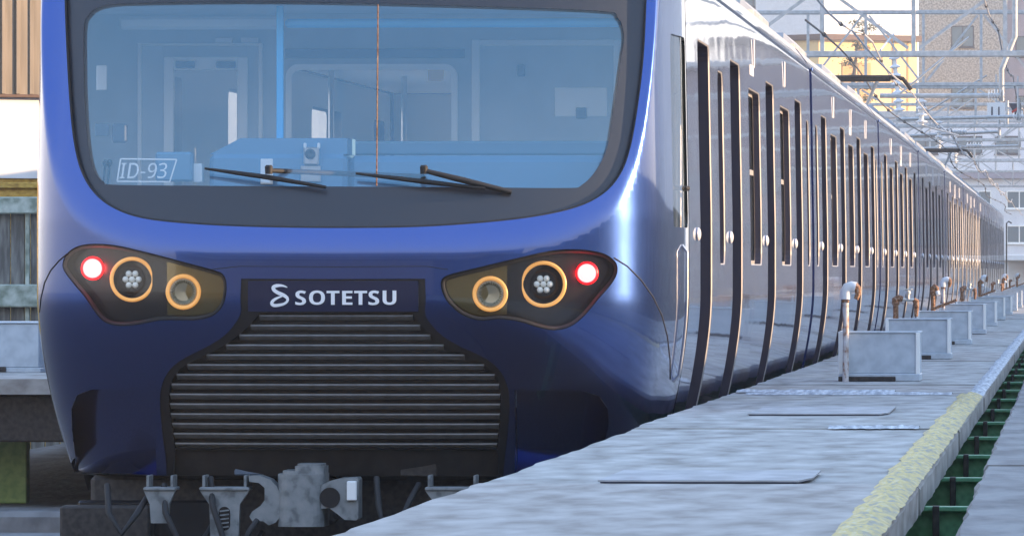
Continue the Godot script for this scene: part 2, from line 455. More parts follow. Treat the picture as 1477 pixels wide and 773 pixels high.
func sec(s: float) -> Vector2:
	var t := clampf(absf(s) / sec_len, 0, 1) * 600.0
	var i := mini(int(t), 599)
	var f := t - i
	return Vector2(lerpf(sec_x[i], sec_x[i + 1], f), lerpf(sec_d[i], sec_d[i + 1], f))
const CREASE := [[0.0, 1.925], [0.55, 1.928], [0.80, 1.945], [0.99, 1.985], [1.10, 2.03], [1.19, 2.09], [1.26, 2.18], [1.31, 2.28], [1.36, 2.52], [1.39, 2.78], [1.41, 3.05], [1.43, 3.35], [1.6, 4.0]]
func crease(x: float) -> float:
	for i in CREASE.size() - 1:
		if x < CREASE[i + 1][0]:
			var f: float = (x - CREASE[i][0]) / (CREASE[i + 1][0] - CREASE[i][0])
			return lerpf(CREASE[i][1], CREASE[i + 1][1], f)
	return 4.0
var crease_lut := PackedFloat32Array()
func crease_at(x: float) -> float:
	if crease_lut.is_empty():
		for i in 321:
			var a := 0.0
			for j in range(-8, 9): a += crease(absf(i * 0.005 + j * 0.004))
			crease_lut.append(a / 17.0)
	var t := clampf(x / 0.005, 0, 319.9)
	var i := int(t)
	return lerpf(crease_lut[i], crease_lut[i + 1], t - i)
func front(p: Vector2, back := 0.0) -> Vector3:   # p: arc length round the nose, height
	var q := sec(p.x)
	var t := p.y - crease_at(q.x)
	var lean := 0.0
	if t > 0.0: lean = 0.37 * (t - 0.07 * (1.0 - exp(-t / 0.07)))
	if p.y > 3.12: lean += 3.0 * pow(p.y - 3.12, 2.0)
	if p.y < 1.74: lean += 0.40 * pow(1.74 - p.y, 1.6)
	lean *= 1.0 - smooth(0.75, 1.6, q.y)
	var w := wprof(p.y) / 1.475
	return Vector3(CX + signf(p.x) * q.x * w, p.y, -(ZN + q.y + lean + back))
func fr(back: float) -> Callable: return func(p: Vector2) -> Vector3: return front(p, back)
func sy(u: float, v: float) -> Vector2:            # photo pixel -> place on the nose
	var d := ray(u, v)
	var sg := 1.0 if u > 482.0 else -1.0
	var last := 0.0
	var s0 := 0.0
	var best := Vector2(0, 0)
	for i in 401:
		var s := sg * sec_len * i / 400.0
		var q := sec(s)
		var z := ZN + q.y
		var y := 0.0
		for k in 3:
			y = EYE.y + d.y * (z / -d.z)
			z = -front(Vector2(s, y)).z
		var P := front(Vector2(s, y))
		var e := P.x - (EYE.x + d.x * (z / -d.z))
		if i > 0 and e * last <= 0.0:
			var f := absf(last) / maxf(absf(last) + absf(e), 1e-9)
			var r := Vector2(lerpf(s0, s, f), y)
			return r
		last = e if i > 0 else (e if absf(e) > 1e-6 else -sg * 1e-6)
		s0 = s; best = Vector2(s, y)
	return best
func outline(px: Array, sub := 1) -> PackedVector2Array:   # closed outline given in photo pixels, rounded when sub > 1
	var r := PackedVector2Array()
	var k := px.size()
	for i in k:
		var a := Vector2(px[(i + k - 1) % k][0], px[(i + k - 1) % k][1])
		var b := Vector2(px[i][0], px[i][1])
		var c := Vector2(px[(i + 1) % k][0], px[(i + 1) % k][1])
		var e := Vector2(px[(i + 2) % k][0], px[(i + 2) % k][1])
		var sharp := absf((b - a).angle_to(c - b)) > 0.6 or absf((c - b).angle_to(e - c)) > 0.6
		for j in absi(sub):
			var t := float(j) / absi(sub)
			var w: Vector2 = b.lerp(c, t) if sharp and sub < 0 else b.cubic_interpolate(c, a, e, t)
			r.append(sy(w.x, w.y))
	if Geometry2D.is_polygon_clockwise(r): r.reverse()
	return r
func grow(p: PackedVector2Array, d: float) -> PackedVector2Array:
	var a := Geometry2D.offset_polygon(p, d, Geometry2D.JOIN_ROUND)
	return a[0] if a.size() > 0 else p
func rrect(x0: float, y0: float, x1: float, y1: float, r: float, n := 5) -> PackedVector2Array:
	var p := PackedVector2Array()
	for c in [[x1 - r, y0 + r, -PI / 2], [x1 - r, y1 - r, 0.0], [x0 + r, y1 - r, PI / 2], [x0 + r, y0 + r, PI]]:
		for i in n + 1:
			var a: float = c[2] + PI / 2 * i / n
			p.append(Vector2(c[0] + r * cos(a), c[1] + r * sin(a)))
	return p

func dense(p: PackedVector2Array, step: float) -> PackedVector2Array:   # extra points on long upright edges, so that they follow the curve of the body
	var r := PackedVector2Array()
	for i in p.size():
		var a := p[i]
		var b := p[(i + 1) % p.size()]
		var k := maxi(1, ceili(absf(b.y - a.y) / step))
		for j in k: r.append(a.lerp(b, float(j) / k))
	return r
const WINDSCREEN := [[93, -40], [92, 0], [95, 80], [100, 160], [106, 210], [116, 248], [134, 278], [162, 300], [205, 315], [275, 323], [370, 327.5], [482, 329], [600, 327.5], [700, 321], [775, 312], [832, 299], [870, 280], [895, 252], [910, 212], [921, 150], [929, 80], [933, 0], [934, -40], [760, -46], [480, -48], [250, -46]]
const GLASS := [[119, 40], [119, 100], [121, 160], [126, 215], [134, 246], [147, 262], [165, 266.5], [320, 268], [500, 269], [680, 270], [815, 271], [838, 267], [860, 245], [876, 210], [886, 150], [896, 80], [900, 50], [890, 24], [860, 15], [640, 7], [400, 2], [200, 4], [145, 9], [125, 22]]
const POD_L := [[90, 385], [95, 368], [110, 357], [132, 353], [165, 355], [210, 365], [260, 378], [308, 391], [321, 398], [325, 414], [321, 437], [308, 453], [285, 460], [255, 460.5], [228, 461], [203, 466], [177, 469], [156, 466], [141, 455], [122, 428], [102, 404]]
const POD_R := [[637, 408], [642, 400], [660, 394], [690, 387], [740, 375], [795, 363], [835, 361], [868, 366], [886, 377], [890, 391], [882, 408], [862, 431], [842, 455], [822, 470], [800, 475], [776, 471], [750, 463], [720, 459], [692, 461], [667, 453], [648, 437], [639, 421]]
const FACE := [[347, 402], [480, 402.5], [613, 402], [614, 430], [613, 452], [621, 467], [636, 483], [660, 498], [688, 511], [710, 524], [725, 541], [733, 562], [735, 590], [732, 630], [727, 672], [724, 720], [480, 720], [240, 720], [239, 672], [234, 630], [230, 590], [231, 562], [239, 541], [254, 524], [276, 511], [302, 498], [324, 483], [338, 467], [346, 452], [346, 430]]
const GRILLE := [[374, 452], [480, 452.5], [594, 452], [604, 466], [622, 484], [648, 502], [680, 516], [702, 528], [716, 543], [722, 562], [722, 590], [720, 620], [717, 646], [480, 646.5], [251, 646], [247, 620], [243, 590], [243, 562], [250, 543], [264, 528], [286, 516], [316, 502], [342, 484], [362, 466]]
const POCKET_R := [[741, 563], [800, 563], [840, 564], [864, 571], [877, 590], [878, 615], [870, 645], [862, 720], [741, 720]]
const POCKET_L := [[226, 561], [170, 561], [130, 562], [110, 570], [102, 590], [103, 620], [108, 660], [112, 720], [228, 720]]

func car_side(w0: float, w1: float, doors: Array, windows: Array, parent: Node3D, base: float, pane: Material) -> void:
	# right-hand side of a car in its own space: z runs back from the car's start
	var sh := func(back: float) -> Callable:
		return func(p: Vector2) -> Vector3:
			return Vector3(wprof(p.y) - back + 0.0004 * wave.get_noise_2d((base + p.x) * 1.3, p.y * 3.0), p.y, -p.x)
	var holes := []
	for d in doors: holes.append(dense(rrect(d - 0.65, 0.95, d + 0.65, 2.955, 0.07), 0.07))
	for w in windows: holes.append(dense(rrect(w[0], 1.90, w[1], 2.86, minf(0.09, (w[1] - w[0]) * 0.3)), 0.2))
	var big := []
	for h in holes: big.append(grow(h, 0.0055))
	var b := MB.new()
	b.patch(rrect(w0, 0.85, w1, 3.30, 0.001, 1), big, 0.33, 0.05, sh.call(0.0), 0.01)
	var body := put("body_side", b, M.paint, parent)
	for i in holes.size():
		var f := MB.new()
		var j := MB.new()
		var h: PackedVector2Array = holes[i]
		var g := PackedVector2Array()               # the chamfer runs between the outline and its grown copy, point for point
		for k in h.size():
			var a := (h[k] - h[(k + h.size() - 1) % h.size()]).normalized()
			var c := (h[(k + 1) % h.size()] - h[k]).normalized()
			var nn := Vector2(a.y + c.y, -a.x - c.x)
			g.append(h[k] + (nn.normalized() if nn.length() > 1e-6 else Vector2.ZERO) * 0.0065)
		for k in h.size():
			var k2 := (k + 1) % h.size()
			f.quad(sh.call(-0.0005).call(g[k]), sh.call(-0.0005).call(g[k2]), sh.call(0.006).call(h[k2]), sh.call(0.006).call(h[k]))
			var dep := 0.083 if i < doors.size() else 0.05
			j.quad(sh.call(0.006).call(h[k]), sh.call(0.006).call(h[k2]), sh.call(dep).call(h[k2]), sh.call(dep).call(h[k]))
		put("opening_edge", f, M.edge, body)
		put("opening_jamb", j, M.jamb, body)
	for d in doors:
		for s in [-1, 1]:
			var lo: float = d - 0.652 if s < 0 else d + 0.004
			var hi: float = d - 0.004 if s < 0 else d + 0.652
			var l := MB.new()
			l.patch(rrect(lo, 0.95, hi, 2.957, 0.004, 1), [], 0.4, 0.08, sh.call(0.080))
			var leaf := put("door_leaf", l, M.jamb, parent)
			var gl := MB.new()
			gl.patch(rrect(lo + 0.09, 1.62, hi - 0.09, 2.78, 0.07), [], 0.3, 0.2, sh.call(0.0765))
			put("door_glass", gl, pane if base > 1.0 else M.tint, leaf)
		var hd := MB.new()
		var hy := 2.035
		hd.ellipsoid(Vector3(wprof(hy) + 0.004, hy, -(d - 0.65 - 0.36)), Vector3(0.015, 0.032, 0.08))
		put("door_handle", hd, M.handle, parent)
	for w in windows:
		var p := MB.new()
		var h := rrect(w[0] - 0.002, 1.898, w[1] + 0.002, 2.862, minf(0.09, (w[1] - w[0]) * 0.3))
		p.patch(h, [], 0.5, 0.25, sh.call(0.047))
		var win := put("window", p, pane, parent)
		var fm := MB.new()
		var inn := grow(h, -0.022)
		fm.patch(h, [inn], 0.5, 0.25, sh.call(0.040))
		put("window_frame", fm, M.edge, win)
		if w[1] - w[0] > 1.0:
			var sb := MB.new()
			sb.patch(rrect(w[0] + 0.03, 2.40, w[1] - 0.03, 2.43, 0.004, 1), [], 0.5, 0.1, sh.call(0.042))
			put("sash_bar", sb, M.edge, win)
			var lm := MB.new()
			var lx: float = (w[0] + w[1]) / 2
			lm.box(Vector3(wprof(3.08) - 0.004, 2.99, -lx - 0.045), Vector3(wprof(3.08) + 0.008, 3.15, -lx + 0.03), 0.004)
			put("side_lamp", lm, M.handle, parent)
	var dx: float = doors[1] + 2.35
	var dd := MB.new()
	dd.box(Vector3(wprof(2.97) - 0.006, 2.94, -dx - 0.25), Vector3(wprof(2.97) + 0.003, 3.0, -dx + 0.25), 0.002)
	put("destination_display", dd, M.handle, parent)
	var gt := MB.new()
	gt.bar(Vector3(wprof(3.235) + 0.006, 3.235, -w0), Vector3(wprof(3.235) + 0.006, 3.235, -w1), 0.014, 0.022, 0.003)
	put("rain_gutter", gt, M.paint, parent)
func car_shell(w0: float, w1: float, parent: Node3D, back_only := false, open_windows := []) -> void:
	var prof := [[wprof(3.30), 3.30], [1.355, 3.37], [1.24, 3.45], [1.0, 3.535], [0.7, 3.585], [0.35, 3.61], [0, 3.62]]
	var full := prof.duplicate()
	for i in range(prof.size() - 2, -1, -1): full.append([-prof[i][0], prof[i][1]])
	var r := MB.new()
	for i in full.size() - 1:
		var a := Vector3(full[i][0], full[i][1], -w0); var c := Vector3(full[i + 1][0], full[i + 1][1], -w0)
		r.quad(a, c, c + Vector3(0, 0, w0 - w1), a + Vector3(0, 0, w0 - w1), Vector3(0, 1, 0) + Vector3(full[i][0], 0, 0))
	put("roof", r, M.roof, parent)
	var l := MB.new()
	var lh := []
	for w in open_windows: lh.append(rrect(w[0], 1.90, w[1], 2.86, 0.09))
	l.patch(rrect(w0, 0.85, w1, 3.30, 0.001, 1), lh, 1.0, 0.1, func(p: Vector2) -> Vector3: return Vector3(-wprof(p.y), p.y, -p.x))
	put("body_side", l, M.paint, parent)
	if lh.size() > 0:
		var li := MB.new()
		li.patch(rrect(w0 + 0.55, 1.295, w1 - 0.2, 3.055, 0.001, 1), lh, 1.0, 0.3, func(p: Vector2) -> Vector3: return Vector3(-1.37, p.y, -p.x))
		put("saloon_lining", li, M.white_trim, parent)
		for h in lh:
			var pn := MB.new()
			pn.patch(h, [], 1.0, 0.3, func(p: Vector2) -> Vector3: return Vector3(-wprof(p.y) + 0.02, p.y, -p.x))
			put("window", pn, M.cab_pane, parent)
	var e := MB.new()
	var poly := PackedVector2Array()
	for i in 26:
		var y := lerpf(0.85, 3.30, i / 25.0)
		poly.append(Vector2(wprof(y), y))
	for i in range(1, full.size()): poly.append(Vector2(full[i][0], full[i][1]))
	for i in range(24, -1, -1):
		var y := lerpf(0.85, 3.30, i / 25.0)
		poly.append(Vector2(-wprof(y), y))
	e.prism(poly, Vector3(0, 0, -w1 + 0.03), Vector3.RIGHT, Vector3.UP, Vector3(0, 0, -0.03))
	put("end_wall", e, M.paint, parent)
	if not back_only:
		var e2 := MB.new()
		e2.prism(poly, Vector3(0, 0, -w0), Vector3.RIGHT, Vector3.UP, Vector3(0, 0, -0.03))
		put("end_wall", e2, M.paint, parent)
	boxpart("underframe", parent, M.steel_dark, Vector3(-1.25, 0.35, -w1 + 2.4), Vector3(1.25, 0.84, -w0 - (3.6 if back_only else 2.4)), 0.03)
	for zc in [w0 + (4.0 if back_only else 3.0), w1 - 3.0]:
		var bg := MB.new()
		for s in [-1, 1]:
			bg.box(Vector3(s * 1.0 - 0.06, 0.42, -zc - 1.5), Vector3(s * 1.0 + 0.06, 0.70, -zc + 1.5), 0.03)
		bg.box(Vector3(-0.95, 0.45, -zc - 0.25), Vector3(0.95, 0.75, -zc + 0.25), 0.03)
		var bogie := put("bogie", bg, M.steel_dark, parent)
		for dz in [-1.05, 1.05]:
			for s in [-1, 1]:
				var w := MB.new()
				w.lathe([[0.0, -0.07], [0.40, -0.07], [0.43, -0.05], [0.43, 0.05], [0.45, 0.055], [0.45, 0.075], [0.0, 0.075]], Vector3(s * 0.56, 0.43, -zc + dz), Vector3(-s, 0, 0), 28)
				put("wheel", w, M.steel_dark, bogie)
	for zc in [(w0 + w1) / 2 - 4.6, (w0 + w1) / 2 + 4.6]:
		var ac := MB.new()
		ac.box(Vector3(-0.92, 3.58, -zc - 1.7), Vector3(0.92, 3.84, -zc + 1.7), 0.09)
		put("air_conditioner", ac, M.roof, parent)

func build_train() -> void:
	make_section()
	wave.seed = 4; wave.frequency = 1.0; wave.fractal_octaves = 2
	# ---- leading car
	var T := thing("railway_car", "leading navy blue car with windscreen, grille, headlights and two lit red tail lamps", "train car", Vector3.ZERO, "coupled cars of the navy train")
	var ws := outline(WINDSCREEN, 4)
	var gl := outline(GLASS, 3)
	var pl := outline(POD_L, 4)
	var pr := outline(POD_R, 4)
	var fc := outline(FACE, -4)
	var gr := outline(GRILLE, -4)
	var kr := outline(POCKET_R, 1)
	var kl := outline(POCKET_L, 1)
	var smax := sec_len - 0.01
	# cab door windows sit where the nose has become the side
	var cw := []
	for s in [1.0, -1.0]:
		var a := 0.0
		var c := 0.0
		for i in 601:
			var q := sec_d[i]
			if q < 1.0: a = sec_len * i / 600.0
			if q < 1.70: c = sec_len * i / 600.0
		cw.append(rrect(minf(s * a, s * c), 2.06, maxf(s * a, s * c), 2.93, 0.05))
	# the nose skin
	var b := MB.new()
	var skin_outer := PackedVector2Array([Vector2(-smax, 0.955), Vector2(smax, 0.955), Vector2(smax, 3.5), Vector2(-smax, 3.5)])
	b.patch(skin_outer, [ws, grow(pl, 0.004), grow(pr, 0.004), fc, kr, kl, cw[0], cw[1]], 0.028, 0.028, fr(0.0))
	for h in [pl, pr]: b.rim(grow(h, 0.004), fr(0.0), fr(0.022))
	for h in [kl, kr]:
		var hc := Geometry2D.intersect_polygons(h, skin_outer)[0]
		b.rim(hc, fr(0.0), fr(0.004))
	var skin := put("nose_skin", b, M.paint, T)
	# roof dome that closes the nose
	var dm := MB.new()
	var ring := []
	for i in 61: ring.append(front(Vector2(lerpf(-smax, smax, i / 60.0), 3.5)))
	var hub := Vector3(CX, 3.61, -(ZN + 2.0))
	for i in 60:
		var n0: Vector3 = Vector3(0, 1, 0) + (ring[i] - hub) * 0.25
		var n1: Vector3 = Vector3(0, 1, 0) + (ring[i + 1] - hub) * 0.25
		dm.tri(ring[i], ring[i + 1], hub, n0.normalized(), n1.normalized(), Vector3.UP)
	put("nose_roof", dm, M.paint, T)
	# thin seams round the lamp panels down to the side
	for pts in [[[886, 372], [905, 384], [925, 404], [942, 428], [955, 455], [963, 485], [967, 520], [967, 560]], [[96, 366], [84, 376], [72, 390], [63, 408], [58, 430], [55, 460]], [[300, 389], [345, 384], [480, 385], [615, 384], [662, 391]]]:
		var sp := []
		for i in pts.size() - 1:
			for j in 3:
				var q := sy(lerpf(pts[i][0], pts[i + 1][0], j / 3.0), lerpf(pts[i][1], pts[i + 1][1], j / 3.0))
				sp.append(front(q))
		tubepart("panel_seam", T, M.rubber, sp, 0.0035 if pts[0][1] != 389 else 0.002, 6)
	# windscreen: dark surround, gasket, glass
	var wsb := MB.new()
	wsb.patch(grow(ws, 0.001), [gl], 0.05, 0.05, fr(0.030))
	var sur := put("windscreen_surround", wsb, M.cowl, T)
	var gk := MB.new()
	gk.rim(ws, fr(0.0), fr(0.034))
	var gpts := []
	for p in ws: gpts.append(front(p, 0.012))
	gpts.append(gpts[0])
	gk.tube(gpts, 0.009, 6, false)
	put("gasket", gk, M.rubber, sur)
	var gm := MB.new()
	gm.patch(gl, [], 0.06, 0.06, fr(0.033))
	var wg2 := put("windscreen_glass", gm, M.windscreen, T)
	var gi := MB.new()
	gi.patch(gl, [], 0.06, 0.06, fr(0.048))
	put("inner_face", gi, M.windscreen_inner, wg2)
	for i in 2:
		var cg := MB.new()
		cg.patch(cw[i], [], 0.2, 0.2, func(p: Vector2) -> Vector3: return front(p) - Vector3(0.012 * signf(p.x), 0, 0))
		cg.rim(cw[i], fr(0.0), func(p: Vector2) -> Vector3: return front(p) - Vector3(0.012 * signf(p.x), 0, 0))
		put("cab_door_window", cg, M.cab_pane, T)
	var jt := MB.new()  # thin strip modelled in place of a wire's reflection in the glass
	var jp := []
	for i in 12: jp.append(front(sy(544 - 2.0 * i / 11.0, lerpf(6, 268, i / 11.0)), 0.028))
	jt.tube(jp, 0.0032, 5)
	put("wire_reflection_strip", jt, M.rust, T)
	# cab door seam, grab rail and step bar on the right-hand side
	for rl in [[1.36, 1.98, 1.36, 0.007]]:
		var rp := []
		for i in 22:
			var y := lerpf(rl[1], rl[2], i / 21.0)
			var k := 600
			while k > 0 and sec_d[k] > rl[0]: k -= 1
			rp.append(front(Vector2(sec_len * k / 600.0, y)) + Vector3(0.022 if i > 0 and i < 21 else 0.0, 0, 0))
		tubepart("grab_rail", T, M.silver, rp, rl[3], 8)
	# wipers
	for w in [[[295, 243], [388, 256], [470, 270], [388, 246], [486, 272]], [[513, 250], [612, 262], [700, 272], [612, 246], [737, 277]]]:
		var wb := MB.new()
		var q := []
		for i in 3: q.append(front(sy(w[i][0], w[i][1]), -0.012))
		wb.tube([q[0], q[0].lerp(q[1], 0.5), q[1], q[2]], [0.006, 0.011, 0.013, 0.008], 6)
		var wiper := put("wiper_blade", wb, M.rubber, T)
		var wa := MB.new()
		var pv := front(sy(w[3][0], w[3][1]), -0.030)
		var pe := front(sy(w[4][0], w[4][1]), 0.012)
		wa.tube([pv, pv.lerp(pe, 0.45) + Vector3(0, 0, 0.02), pe], [0.012, 0.016, 0.013], 6)
		wa.lathe([[0.0, -0.02], [0.016, -0.02], [0.018, 0.012], [0.012, 0.02], [0.0, 0.02]], pv + Vector3(0, 0.004, 0), Vector3(0, 1, 0), 12)
		put("wiper_arm", wa, M.rubber, wiper)
	# lamp panels
	for side in [0, 1]:
		var h: PackedVector2Array = [pl, pr][side]
		var cup := MB.new()
		cup.rim(h, fr(0.002), fr(0.065))
		cup.patch(h, [], 0.05, 0.05, fr(0.065))
		var pod := put("lamp_housing", cup, M.black, T)
		var inner := MB.new()                      # raised inner bezel, lower lip of the housing
		var low := []
		for p in h: low.append(front(p, 0.03))
		low.append(low[0])
		inner.tube(low, 0.014, 6, false)
		put("bezel", inner, M.rubber, pod)
		var cov := MB.new()
		cov.patch(grow(h, -0.002), [], 0.03, 0.03, fr(0.003))
		put("lens_cover", cov, M.lens, pod)
		var gp := MB.new()  # gold plate whose colour stands in for the sunlit surroundings mirrored in the cover
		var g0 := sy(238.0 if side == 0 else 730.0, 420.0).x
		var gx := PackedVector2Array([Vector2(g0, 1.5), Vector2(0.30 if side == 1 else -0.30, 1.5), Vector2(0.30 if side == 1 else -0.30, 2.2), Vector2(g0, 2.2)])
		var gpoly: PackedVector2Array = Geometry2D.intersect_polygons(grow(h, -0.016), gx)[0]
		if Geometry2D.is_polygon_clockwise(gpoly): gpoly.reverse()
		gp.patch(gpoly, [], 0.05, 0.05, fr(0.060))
		put("painted_amber_reflection", gp, M.gold, pod)
		var L: Array = [[188, 403, 30.0], [262, 421, 23.0], [131, 387, 15.0]] if side == 0 else [[783, 410, 31.0], [706, 424, 23.0], [846, 394, 14.5]]
		for k in 2:
			var q := sy(L[k][0], L[k][1])
			var c := front(q, 0.045)
			var R: float = L[k][2] * 37.5 / F
			var hl := MB.new()
			hl.torus(c, Vector3(0, 0, 1), R, 0.0085, 40, 10, 0.8)
			var lamp := put("headlight" if k == 0 else "marker_lamp", hl, M.amber, T)
			var cn := MB.new()
			if k == 0:
				cn.lathe([[R, -0.005], [R * 0.8, -0.02], [0.056, 0.0], [0.053, 0.012], [0.046, 0.012], [0.044, 0.0], [0.0, -0.002]], c, Vector3(0, 0, 1), 32)
				put("lamp_body", cn, M.black, lamp)
				var ar := MB.new()
				for j in 7:
					var a := TAU * j / 6.0
					var o := Vector3.ZERO if j == 6 else Vector3(cos(a), sin(a), 0) * 0.029
					ar.ellipsoid(c + o + Vector3(0, 0, 0.004), Vector3(0.0145, 0.0145, 0.012), 12, 8)
				put("led_cluster", ar, M.led, lamp)
			else:
				cn.lathe([[R, -0.006], [0.058, 0.004], [0.050, 0.004], [0.040, -0.012], [0.0, -0.014]], c, Vector3(0, 0, 1), 36)
				put("reflector", cn, M.reflector, lamp)
				var fl := MB.new()
				for j in 30:
					var a := TAU * j / 30.0
					var d := Vector3(cos(a), sin(a), 0)
					fl.bar(c + d * 0.041 + Vector3(0, 0, -0.008), c + d * 0.055 + Vector3(0, 0, 0.006), 0.004, 0.004)
				put("lens_rib", fl, M.led_cup, lamp)
		var rq := sy(L[2][0], L[2][1])
		var rc := front(rq, 0.040)
		var RR: float = L[2][2] * 37.5 / F
		var re := MB.new()
		re.lathe([[RR * 1.16, -0.01], [RR * 1.14, 0.003], [RR * 1.02, 0.008], [RR * 0.92, 0.006]], rc, Vector3(0, 0, 1), 28)
		var tl := put("tail_lamp", re, M.red_edge, T)
		var co := MB.new()
		co.lathe([[RR * 0.96, 0.003], [RR * 0.6, 0.010], [0.0, 0.013]], rc, Vector3(0, 0, 1), 28)
		put("lamp_core", co, M.red_core, tl)
		var ol := OmniLight3D.new()
		ol.name = "tail_light"; ol.light_color = Color(1.0, 0.12, 0.14); ol.light_energy = 0.015; ol.light_size = RR * 0.6; ol.omni_range = 30; ol.omni_attenuation = 2.0
		ol.shadow_enabled = true
		ol.position = rc + Vector3(0, 0, 0.028)
		tl.add_child(ol, true)
	# centre of the face: dark frame, name plate, grille, lower plate
	var plate := outline([[357, 405], [480, 405], [603, 405], [603, 449.5], [480, 449.5], [357, 449.5]], 1)
	var lowp := outline([[251, 648], [480, 648.5], [717, 648], [720, 720], [480, 720], [249, 720]], 1)
	var fcc := Geometry2D.intersect_polygons(fc, skin_outer)[0]
	var lpc := Geometry2D.intersect_polygons(lowp, skin_outer)[0]
	var fb := MB.new()
	fb.patch(fcc, [gr, plate, lpc], 0.05, 0.05, fr(0.010))
	fb.rim(fc, fr(0.0), fr(0.012))
	var grille := put("grille", fb, M.black, T)
	var bk := MB.new()
	bk.patch(gr, [], 0.1, 0.1, fr(0.065))
	bk.rim(gr, fr(0.010), fr(0.065))
	put("grille_back", bk, M.black, grille)
	for i in 14:
		var v := 455.0 + 14.25 * i
		var yc := sy(480, v).y
		var x0 := 1e9
		var x1 := -1e9
		for k in gr.size():
			var p := gr[k]
			var q := gr[(k + 1) % gr.size()]
			if (p.y - yc) * (q.y - yc) <= 0.0 and absf(p.y - q.y) > 1e-6:
				var x := lerpf(p.x, q.x, (yc - p.y) / (q.y - p.y))
				x0 = minf(x0, x); x1 = maxf(x1, x)
		if x1 < x0: continue
		x0 += 0.004; x1 -= 0.004
		var pf := [[0.080, 0.0035], [0.030, 0.0035], [0.017, 0.001], [0.0145, -0.003], [0.018, -0.007], [0.040, -0.021], [0.082, -0.024]]
		var sl := MB.new()
		var seg := 10
		for j in seg:
			var sa := lerpf(x0, x1, float(j) / seg)
			var sb := lerpf(x0, x1, float(j + 1) / seg)
			for k in pf.size() - 1:
				var e := Vector2(pf[k + 1][0] - pf[k][0], pf[k + 1][1] - pf[k][1])
				sl.quad(front(Vector2(sa, yc + pf[k][1]), pf[k][0]), front(Vector2(sb, yc + pf[k][1]), pf[k][0]), front(Vector2(sb, yc + pf[k + 1][1]), pf[k + 1][0]), front(Vector2(sa, yc + pf[k + 1][1]), pf[k + 1][0]), Vector3(0, -e.x, -e.y) * -1.0)
		put("grille_slat", sl, M.slat, grille)
	var np := MB.new()
	np.patch(plate, [], 0.1, 0.1, fr(0.003))
	np.rim(plate, fr(0.003), fr(0.03))
	var npl := put("name_plate", np, M.plate, T)
	var tm := TextMesh.new()
	var fo := SystemFont.new()
	fo.font_names = PackedStringArray(["Droid Sans"]); fo.font_weight = 700
	tm.font = fo; tm.text = "SOTETSU"; tm.font_size = 64; tm.pixel_size = 0.01; tm.depth = 0.05; tm.curve_step = 1.0
	var bb := tm.get_aabb()
	var ta := front(sy(425.5, 440), -0.001)
	var tb := front(sy(571.5, 419), -0.001)
	var ti := put_mesh("lettering", tm, M.letter, npl)
	var kx := (tb.x - ta.x) / bb.size.x
	var ky := (tb.y - ta.y) / bb.size.y
	ti.scale = Vector3(kx, ky, 0.06)
	ti.position = Vector3((ta.x + tb.x) / 2 - (bb.position.x + bb.size.x / 2) * kx, ta.y - bb.position.y * ky, maxf(ta.z, tb.z) + 0.004)
	var st := [[414, 414.5, 0.6], [407, 412, 1.6], [399, 412, 2.4], [394, 414, 2.6], [394.5, 418, 2.6], [400, 422, 2.6], [408, 425.5, 2.6], [413.5, 429.5, 2.2], [414, 434, 1.8], [409.5, 438, 1.8], [402, 440, 2.2], [395, 440.5, 2.4], [391.5, 438, 2.4], [393, 434, 2.2], [398, 430.5, 1.8], [404, 428, 1.2], [409, 426.5, 0.7]]
	var em := MB.new()
	var lpts := []
	for i in st.size() - 1:
		for j in 4:
			var t := j / 4.0
			var p0: Array = st[maxi(i - 1, 0)]; var p1: Array = st[i]; var p2: Array = st[i + 1]; var p3: Array = st[mini(i + 2, st.size() - 1)]
			lpts.append([Vector2(cubic_interpolate(p1[0], p2[0], p0[0], p3[0], t), cubic_interpolate(p1[1], p2[1], p0[1], p3[1], t)), lerpf(p1[2], p2[2], t)])
	for i in lpts.size() - 1:
		var a: Vector2 = lpts[i][0]; var c: Vector2 = lpts[i + 1][0]
		var a0: Vector2 = lpts[maxi(i - 1, 0)][0]; var c2: Vector2 = lpts[mini(i + 2, lpts.size() - 1)][0]
		var na: Vector2 = (c - a0).orthogonal().normalized() * lpts[i][1]
		var nc: Vector2 = (c2 - a).orthogonal().normalized() * lpts[i + 1][1]
		var Q := []
		for w in [a + na, c + nc, c - nc, a - na]: Q.append(front(sy(w.x, w.y), -0.0025))
		em.quad(Q[0], Q[1], Q[2], Q[3], Vector3(0, 0, 1))
	put("emblem", em, M.letter, npl)
	var lp := MB.new()
	lp.patch(lpc, [], 0.1, 0.1, fr(0.05))
	lp.rim(lpc, fr(0.012), fr(0.05))
	var low2 := put("lower_plate", lp, M.underskirt, T)
	for w in [[336, 653, 388, 686], [575, 653, 628, 688]]:
		var a := front(sy(w[0], w[3]), 0.045); var c := front(sy(w[2], w[1]), 0.045)
		boxpart("hatch", low2, M.steel_dark if w[0] > 400 else M.cab_dark, Vector3(a.x, a.y, a.z - 0.01), Vector3(c.x, c.y, a.z + 0.012), 0.006)
	# step pockets at the lower corners
	for h in [kl, kr]:
		var hc := Geometry2D.intersect_polygons(h, skin_outer)[0]
		var pk := MB.new()
		pk.rim(hc, fr(0.004), fr(0.16))
		pk.patch(hc, [], 0.06, 0.06, fr(0.16))
		put("step_pocket", pk, M.paint, T)
	# chin under the nose and the skin's lower lip
	var ch := MB.new()
	for i in 60:
		var s0 := lerpf(-smax, smax, i / 60.0); var s1 := lerpf(-smax, smax, (i + 1) / 60.0)
		var A := front(Vector2(s0, 0.955)); var B := front(Vector2(s1, 0.955))
		ch.quad(A, B, Vector3(B.x * 0.9 + CX * 0.1, 0.93, B.z - 0.25), Vector3(A.x * 0.9 + CX * 0.1, 0.93, A.z - 0.25), Vector3(0, -1, 0))
	put("chin", ch, M.black, T)
	build_cab(T)
	build_coupler(T)
